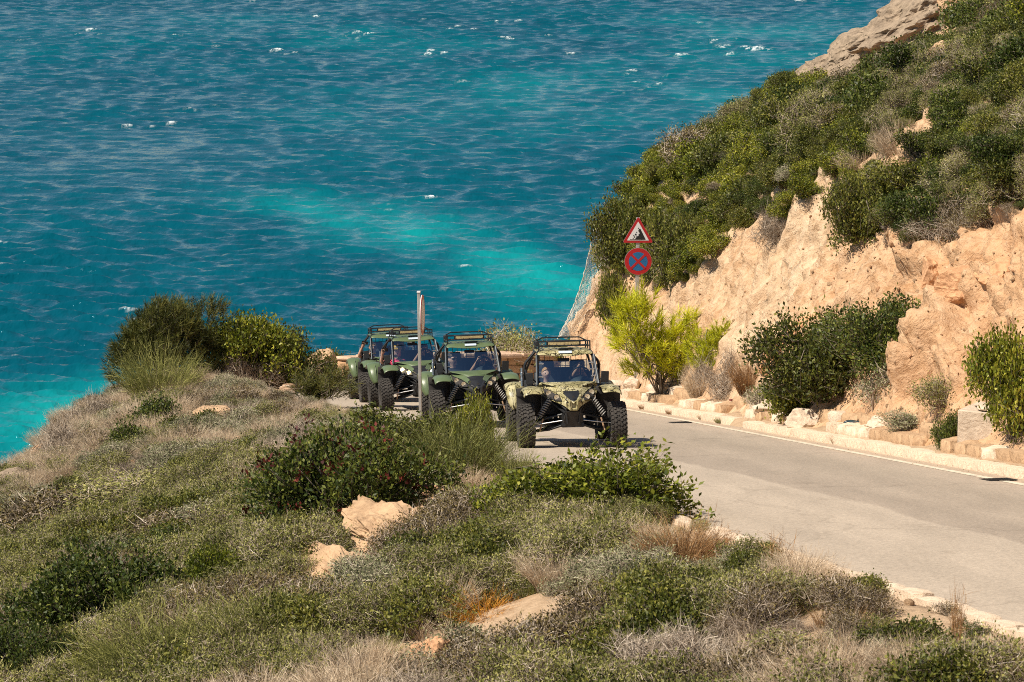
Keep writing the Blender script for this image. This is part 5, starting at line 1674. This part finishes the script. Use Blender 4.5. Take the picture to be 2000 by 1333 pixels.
def rounded(poly, r, n=5):
    out = []
    L = len(poly)
    for i in range(L):
        p0, p1, p2 = Vector(poly[i - 1]), Vector(poly[i]), Vector(poly[(i + 1) % L])
        a = p1 + (p0 - p1).normalized() * r; b = p1 + (p2 - p1).normalized() * r
        for k in range(n + 1):
            t = k / n
            out.append(a * (1 - t) ** 2 + p1 * 2 * t * (1 - t) + b * t * t)
    return out

def flat(name, pts2, y, th, mat, parent):
    return MB().prism([(p[0], y, p[1]) for p in pts2], (0, th, 0)).build(name, mat, parent, ang=30)

def tri(c, r): return [(c[0] + r * math.sin(a), c[1] + r * math.cos(a)) for a in (0, R(120), R(240))]
def disc(c, r, n=48): return [(c[0] + r * math.sin(2 * math.pi * k / n), c[1] + r * math.cos(2 * math.pi * k / n)) for k in range(n)]

base = hit(1242, 745, 60, 90)
dS = base.y * math.cos(PITCH) - base.z * math.sin(PITCH)
def zat(v, y):            # height of a pixel row at a distance
    d = ray(1242, v); return float(d[2] / d[1] * y)
sg = empty('road_sign', base)
sg.rotation_euler = (0, R(.4), R(2))
tag(sg, 'two traffic signs on one post, falling rocks triangle above no stopping disc', 'road sign')
ztop = zat(424, base.y) - base.z; zt = zat(473, base.y) - base.z; zd = zat(511, base.y) - base.z
H = ztop - .02
MB().box((0, .03, H / 2 - .2), (.085, .045, H + .4)).build('post', M['galv'], sg, bevel=.006)
rt = (ztop - zt) / 1.5 * 1.02; ct = (0, ztop - rt)
tp = flat('triangle_plate', [tuple(p) for p in rounded([(*q,) for q in tri(ct, rt * 1.04)], .06)], -.004, .016, M['sign_back'], sg)
flat('triangle_border', [tuple(p) for p in rounded(tri(ct, rt * 1.03), .06)], -.009, .005, M['sign_red'], tp)
flat('triangle_face', [tuple(p) for p in rounded(tri((ct[0], ct[1] - .004), rt * .74), .015)], -.013, .004, M['sign_white'], tp)
k = rt / .40
def pic(pts): return [(x * k + ct[0], z * k + ct[1]) for x, z in pts]
flat('cliff_symbol', pic([(.175, -.125), (-.075, -.125), (-.045, -.085), (-.035, -.06), (.015, -.04), (.005, -.01), (.035, .0), (.025, .05), (.0, .07), (.02, .115), (.05, .125)]), -.017, .004, M['sign_black'], tp)
flat('ground_symbol', pic([(-.19, -.133), (.17, -.133), (.17, -.124), (-.19, -.124)]), -.0172, .004, M['sign_black'], tp)
for x, z, r in ((-.055, -.01, .020), (-.10, -.035, .013), (-.085, -.07, .016), (-.115, -.10, .012), (-.035, .04, .012), (.005, .135, .012), (-.05, -.045, .011)):
    flat('falling_rock_symbol', pic([(x + r * math.cos(a) * (1 + .25 * math.sin(3 * a)), z + r * math.sin(a)) for a in [q * math.pi / 4 for q in range(8)]]), -.017, .004, M['sign_black'], tp)
rd = (zat(485, base.y) - zat(537, base.y)) / 2; cd = (0.012, zd)
dp = flat('disc_plate', disc(cd, rd * 1.02), -.004, .016, M['sign_back'], sg)
flat('disc_border', disc(cd, rd), -.009, .005, M['sign_red'], dp)
flat('disc_face', disc(cd, rd * .70), -.013, .004, M['sign_blue'], dp)
for a in (45, 135):
    c, s_ = math.cos(R(a)), math.sin(R(a)); hl, hw_ = rd * .74, rd * .085
    flat('cross_bar', [(cd[0] + c * u_ * hl - s_ * w_ * hw_, cd[1] + s_ * u_ * hl + c * w_ * hw_) for u_, w_ in ((-1, -1), (1, -1), (1, 1), (-1, 1))], -.017 - .0005 * (a > 90), .004, M['sign_red'], dp)
for z in (ct[1] - .12, cd[1] + .08, cd[1] - .08): MB().box((0, .025, z), (.12, .07, .03)).build('bracket', M['galv'], sg)

# sign seen edge on, by the sea side kerb
by = 51.2
bx = (822 - 1000) / FPX * (by * math.cos(PITCH) + 10.8 * math.sin(PITCH)); bz = float(ground(bx, by))
s2 = empty('road_sign', (bx, by, bz)); s2.rotation_euler = (0, R(-.5), R(-4))
tag(s2, 'thin grey post with a red rimmed sign seen edge on, at the sea side kerb', 'road sign')
dd_ = ray(822, 572); top = float(dd_[2] / dd_[1] * by) - bz
MB().box((0, 0, top / 2 - .2), (.05, .075, top + .4)).build('post', M['galv'], s2, bevel=.006)
MB().box((0, 0, top + .012), (.06, .085, .025)).build('post_cap', M['sign_white'], s2)
# the plate stands across the post: its face looks along the road toward the oncoming side
zc, rc = top - .40, .36
pb = MB().prism([(.048, p[0], p[1]) for p in disc((0, zc), rc)], (.014, 0, 0)).build('disc_plate', M['sign_white'], s2)
MB().prism([(.0622, p[0], p[1]) for p in disc((0, zc), rc * 1.0)], (.006, 0, 0)).build('disc_border', M['sign_red'], pb)
MB().prism([(.0685, p[0], p[1]) for p in disc((0, zc), rc * .78)], (.003, 0, 0)).build('disc_face', M['sign_white'], pb)
for dz in (.30, .62): MB().box((.03, 0, top - dz), (.05, .11, .03)).build('bracket', M['galv'], s2)

# ------------------------------------------------------------------ rocks that stand out
def rock(u, v, w, h, deep, mat, seed, label, name='rock', yr=(14, 110), sink=.35, rot=(0, 0, 0), rough=.16):
    p = hit(u, v, *yr)
    d = p.y * math.cos(PITCH) - p.z * math.sin(PITCH); ppm = FPX / d
    sx, sz = w / ppm / 2, h / ppm / 2
    o = link(name, boulder_mesh(name, (sx, deep / 2, sz * 1.15), seed, M[mat], 5 if w > 90 else 4, rough=rough))
    o.location = (p.x, p.y + deep * .15, p.z + sz * (1 - sink)); o.rotation_euler = rot
    tag(o, label, 'rock')
    return o
rock(628, 752, 76, 78, 1.2, 'rock_tan', 41, 'tan boulder beside the dark leafy bush at the far kerb')
rock(676, 742, 40, 26, .6, 'rock_pale', 42, 'small pale rock between the tan boulder and the parapet end')
rock(770, 1085, 160, 66, 2.4, 'rock_tan', 43, 'bare tan rock shoulder in the middle of the bank', rot=(0, R(-8), R(25)), rough=.5)
rock(668, 1155, 170, 56, 2.0, 'rock_tan', 44, 'lower slab of the bare tan rock shoulder', rot=(0, R(-10), R(25)), rough=.5)
rock(845, 1028, 120, 48, 1.8, 'rock_orange', 45, 'upper broken end of the bare tan rock shoulder', rot=(0, R(-8), R(20)), rough=.5)
rock(850, 1325, 110, 75, .7, 'rock_orange', 46, 'rounded orange boulder at the bottom edge')
rock(425, 835, 110, 45, 1.6, 'rock_tan', 47, 'bare tan rock patch on the grassy bank, upper one')
rock(460, 890, 80, 40, 1.2, 'rock_tan', 48, 'bare tan rock patch on the grassy bank, lower one')
rock(90, 900, 60, 45, 1.2, 'rock_orange', 49, 'orange rock at the sea edge left of the dead bush')
rock(40, 955, 110, 36, 1.4, 'rock_grey', 50, 'brown rock at the left edge above the sea')
rock(1885, 590, 120, 70, 1.0, 'rock_orange', 51, 'overhanging orange block high on the bare slope', yr=(40, 90))
rock(1820, 560, 60, 60, .8, 'rock_orange', 52, 'narrow orange block left of the overhanging block', yr=(40, 90))
rock(1950, 560, 90, 60, .9, 'rock_orange', 53, 'orange block right of the overhanging block', yr=(40, 90))
rock(1850, 640, 70, 42, .7, 'rock_tan', 54, 'pale block below the overhanging block', yr=(40, 90))
rock(1920, 650, 150, 36, .5, 'rock_tan', 55, 'long pale rib of rock above the right edge bush', yr=(40, 90), rot=(0, R(-40), 0))
rock(1555, 670, 140, 40, .6, 'rock_orange', 56, 'orange rock rib left of the big dark bush', yr=(45, 90), rot=(0, R(-40), 0))
rock(1500, 735, 50, 56, .7, 'rock_orange', 57, 'dark cleft orange rock above the ledge left of the dark bush', yr=(45, 90))
rock(1505, 335, 36, 36, .5, 'rock_tan', 58, 'small tan rock poking out of the hillside scrub', yr=(45, 92), sink=-.6)
rock(1832, 160, 46, 56, .6, 'rock_tan', 59, 'tan rock among the scrub below the summit', yr=(45, 92), sink=-.6)
rock(1995, 180, 60, 40, .7, 'rock_tan', 60, 'tan rock in the scrub at the right edge', yr=(45, 92), sink=-.6)
rock(1570, 835, 75, 40, .5, 'rock_pale', 61, 'pale rock on the ledge under the bright green bush', yr=(40, 90))
rock(1505, 812, 70, 30, .5, 'rock_pale', 62, 'pale flat rock next to the red planks', yr=(40, 90))
rock(1235, 768, 45, 32, .6, 'rock_pale', 63, 'pale rock at the foot of the sign post', yr=(50, 90))
rock(1715, 838, 60, 26, .4, 'rock_pale', 64, 'pale stone beside the dark plastic litter', yr=(40, 90))
# summit outcrop
def summit(u, v, depth, w, h, deep, seed, label, mat='rock_grey', rot=(0, 0, 0)):
    d = ray(u, v); k = depth / d[1]
    c = Vector((d[0] * k, depth, d[2] * k)); ppm = FPX / (depth * 1.0)
    o = link('rock', boulder_mesh('rock', (w / ppm / 2, deep / 2, h / ppm / 2), seed, M[mat], 6, rough=.24))
    o.location = c; o.rotation_euler = rot
    tag(o, label, 'rock')
summit(1805, 38, 73.0, 300, 140, 3.5, 71, 'big grey brown summit rock with a dark hollow', rot=(0, R(-22), 0))
summit(1692, 92, 74.0, 250, 95, 2.6, 72, 'long grey brown rock sloping down from the summit', rot=(0, R(-32), 0))
summit(1618, 132, 75.0, 130, 66, 2.0, 73, 'lowest rock of the summit ridge beside the tiny saplings', rot=(0, R(-25), 0))
summit(1905, 18, 71.5, 160, 90, 2.6, 74, 'tan summit rock at the right of the hollow', 'rock_tan', rot=(0, R(-20), 0))

# grit swept to the edges of the road goes in with them
# loose stones on the bare slope and the bank
def scree():
    rr = np.random.default_rng(77)
    col = bpy.data.collections.new('scree_kinds')
    for i in range(6):
        col.objects.link(bpy.data.objects.new('scree_%d' % i, boulder_mesh('scree_%d' % i, (1, .8, .6), 300 + i, M[['rock_orange', 'rock_tan'][i % 2]], 2)))
    G = CLIFF['P'][CLIFF['t'] > .8]
    uu, vv, dd = project(G[:, 0], G[:, 1], G[:, 2])
    lim = np.interp(uu, BU, BV)
    ok = (uu > 1050) & (uu < 2200) & (vv > lim - 10) & (vv < 900)
    G, uu = G[ok], uu[ok]
    w = .25 + .75 * sstep(1450, 1800, uu)
    sel = rr.uniform(0, 1, len(G)) < w * 3800 / len(G)
    p1 = G[sel]; s1 = np.exp(rr.normal(-3.85, .55, len(p1)))
    x = rr.uniform(-10, 6, 6000); y = rr.uniform(16, 86, 6000); z, t, s, c = ground(x, y, True)
    m = (s > .35) & (c < 1)
    p2 = np.stack([x, y, z], -1)[m]; s2 = np.exp(rr.normal(-3.6, .5, len(p2)))
    n3_ = 160; sd = rr.integers(0, 2, n3_)
    EL, ER = resample(LEFT, .1), resample(RIGHT, .1)
    g = np.where(sd[:, None] == 0, EL[rr.integers(150, 620, n3_)] + np.stack([np.abs(rr.normal(0, .35, n3_)), np.zeros(n3_)], -1), ER[rr.integers(250, 720, n3_)] - np.stack([np.abs(rr.normal(0, .3, n3_)), np.zeros(n3_)], -1))
    p2 = np.concatenate([p2, np.stack([g[:, 0], g[:, 1], road_plane(g[:, 1]) + .004], -1)]); s2 = np.concatenate([s2, rr.uniform(.005, .012, n3_)])
    pts = np.concatenate([p1, p2]); sc = np.clip(np.concatenate([s1, s2]), .005, .085)
    o = scatter_points('scree', col, pts, rr.integers(0, 6, len(pts)), sc, 78, 1.0)
    tag(o, 'loose orange and tan stones on the bare slope and bank', 'stones', kind='stuff')
scree()

# ------------------------------------------------------------------ rockfall net at the cliff nose
def net():
    m = simple('net_wire', (.72, .65, .55), 0.7, 0.0, (.58, .52, .43), 9)
    top = [ray(1160, 440), ray(1218, 490)]; bot = [ray(1088, 660), ray(1122, 655)]
    dep = 76.3
    def P(r_): return Vector(r_) * (dep / r_[1])
    A, B, C_, D = P(top[0]), P(top[1]), P(bot[0]), P(bot[1])
    nu, nv = 17, 44
    rr = random.Random(4)
    g = [[None] * (nu + 1) for _ in range(nv + 1)]
    for j in range(nv + 1):
        t = j / nv
        for i in range(nu + 1):
            s = i / nu
            p = (A * (1 - s) + B * s) * (1 - t) + (C_ * (1 - s) + D * s) * t
            sag = math.sin(math.pi * t)
            p += Vector((.10 * sag * (1 - s), .3 * (s - .5) + .12 * math.sin(5 * s + 3 * t), -.22 * sag * (1 - s) + .05 * math.sin(9 * s)))
            g[j][i] = p + Vector((rr.uniform(-.012, .012), rr.uniform(-.03, .03), rr.uniform(-.012, .012)))
    b = MB()
    for j in range(nv):
        for i in range(nu):
            b.tube([g[j][i], g[j + 1][i + 1]], .0046, 3); b.tube([g[j][i + 1], g[j + 1][i]], .0046, 3)
    for i in (0, nu): b.tube([g[j][i] for j in range(nv + 1)], .010, 5)
    o = b.build('rockfall_net', m, None, ang=0)
    tag(o, 'grey wire rockfall net hanging down the nose of the cliff', 'net')
net()

# ------------------------------------------------------------------ concrete block and litter
p = hit(1893, 878, 36, 60)
yaw = R(-32)
blk = empty('concrete_block', (p.x + .25, p.y + .28, p.z - .05)); blk.rotation_euler = (0, 0, yaw)
tag(blk, 'square weathered concrete block beside the right edge bush', 'block')
MB().box((0, 0, .30), (.60, .62, .68)).build('body', M['concrete'], blk, bevel=.02)
MB().box((.85, -.06, .12), (1.1, .5, .36)).build('low_wing', M['concrete'], blk, bevel=.03)
for k, (dx, dy, w, lb) in enumerate(((.02, .08, .40, 'flat grey stone lying on the concrete block'), (.14, -.14, .34, 'flat white stone on the front of the concrete block'))):
    o = link('flat_stone', boulder_mesh('flat_stone', (w / 2, .14, .045), 90 + k, M['rock_pale' if k else 'concrete'], 4))
    o.location = Vector(blk.location) + Matrix.Rotation(yaw, 3, 'Z') @ Vector((dx, dy, .685)); o.rotation_euler = (0, 0, yaw + .3 * k)
    tag(o, lb, 'stone')
M['red_wood'] = simple('red_painted_wood', (.20, .045, .035), 0.7, 0, (.12, .025, .02), 14)
for u0, v0, u1, v1, lb in ((1420, 803, 1455, 781, 'dark red plank leaning on the ledge stones, longer one'), (1426, 786, 1446, 784, 'dark red plank lying level on the ledge stones')):
    a = hit(u0, v0, 45, 90); d = ray(u1, v1); b_ = Vector(d) * ((a.y + .25) / d[1])
    ctr = (a + b_) / 2; L = (b_ - a).length
    o = MB().box((0, 0, 0), (L, .06, .035)).box((L * .2, .05, -.02), (L * .5, .03, .03), (0, 0, .05)).build('plank', M['red_wood'], None, bevel=.004)
    o.location = ctr + Vector((0, 0, .04)); o.rotation_euler = (b_ - a).to_track_quat('X', 'Z').to_euler()
    tag(o, lb, 'plank')
M['litter'] = simple('teal_plastic', (.03, .07, .085), 0.3, 0, (.012, .02, .025), 30)
p = hit(1668, 833, 40, 80)
o = link('crumpled_bag', boulder_mesh('crumpled_bag', (.17, .08, .06), 120, M['litter'], 4, rough=.4)); o.location = p + Vector((0, -.03, .05))
tag(o, 'crumpled dark teal plastic bag on the ledge', 'litter')
# drain covers by the painted line
M['iron'] = simple('cast_iron', (.03, .028, .026), 0.6, 0.5)
for (u, v, lb) in ((1328, 826, 'dark drain grate in the road near the young pine'), (1950, 938, 'dark drain grate in the road at the right edge')):
    d = ray(u, v); y = 2.646 / (-d[2] / d[1] - .16); k = y / d[1]
    o = empty('drain_grate', (d[0] * k, y, float(road_plane(y)) + .004)); o.rotation_euler = (-math.atan(.16), 0, R(9.7))
    tag(o, lb, 'drain', 'drain grates along the edge line')
    MB().box((-.19, 0, .004), (.03, .46, .012)).box((.19, 0, .004), (.03, .46, .012)).box((0, .215, .004), (.35, .03, .012)).box((0, -.215, .004), (.35, .03, .012)).build('frame', M['iron'], o)
    MB().box((0, 0, .001), (.34, .39, .002)).build('pit_shade', M['black'], o)  # flat black sheet painted as the shade below the bars; no hole is cut
    for q in range(7): MB().box((-.15 + q * .05, 0, .005), (.022, .40, .010)).build('bar', M['iron'], o)
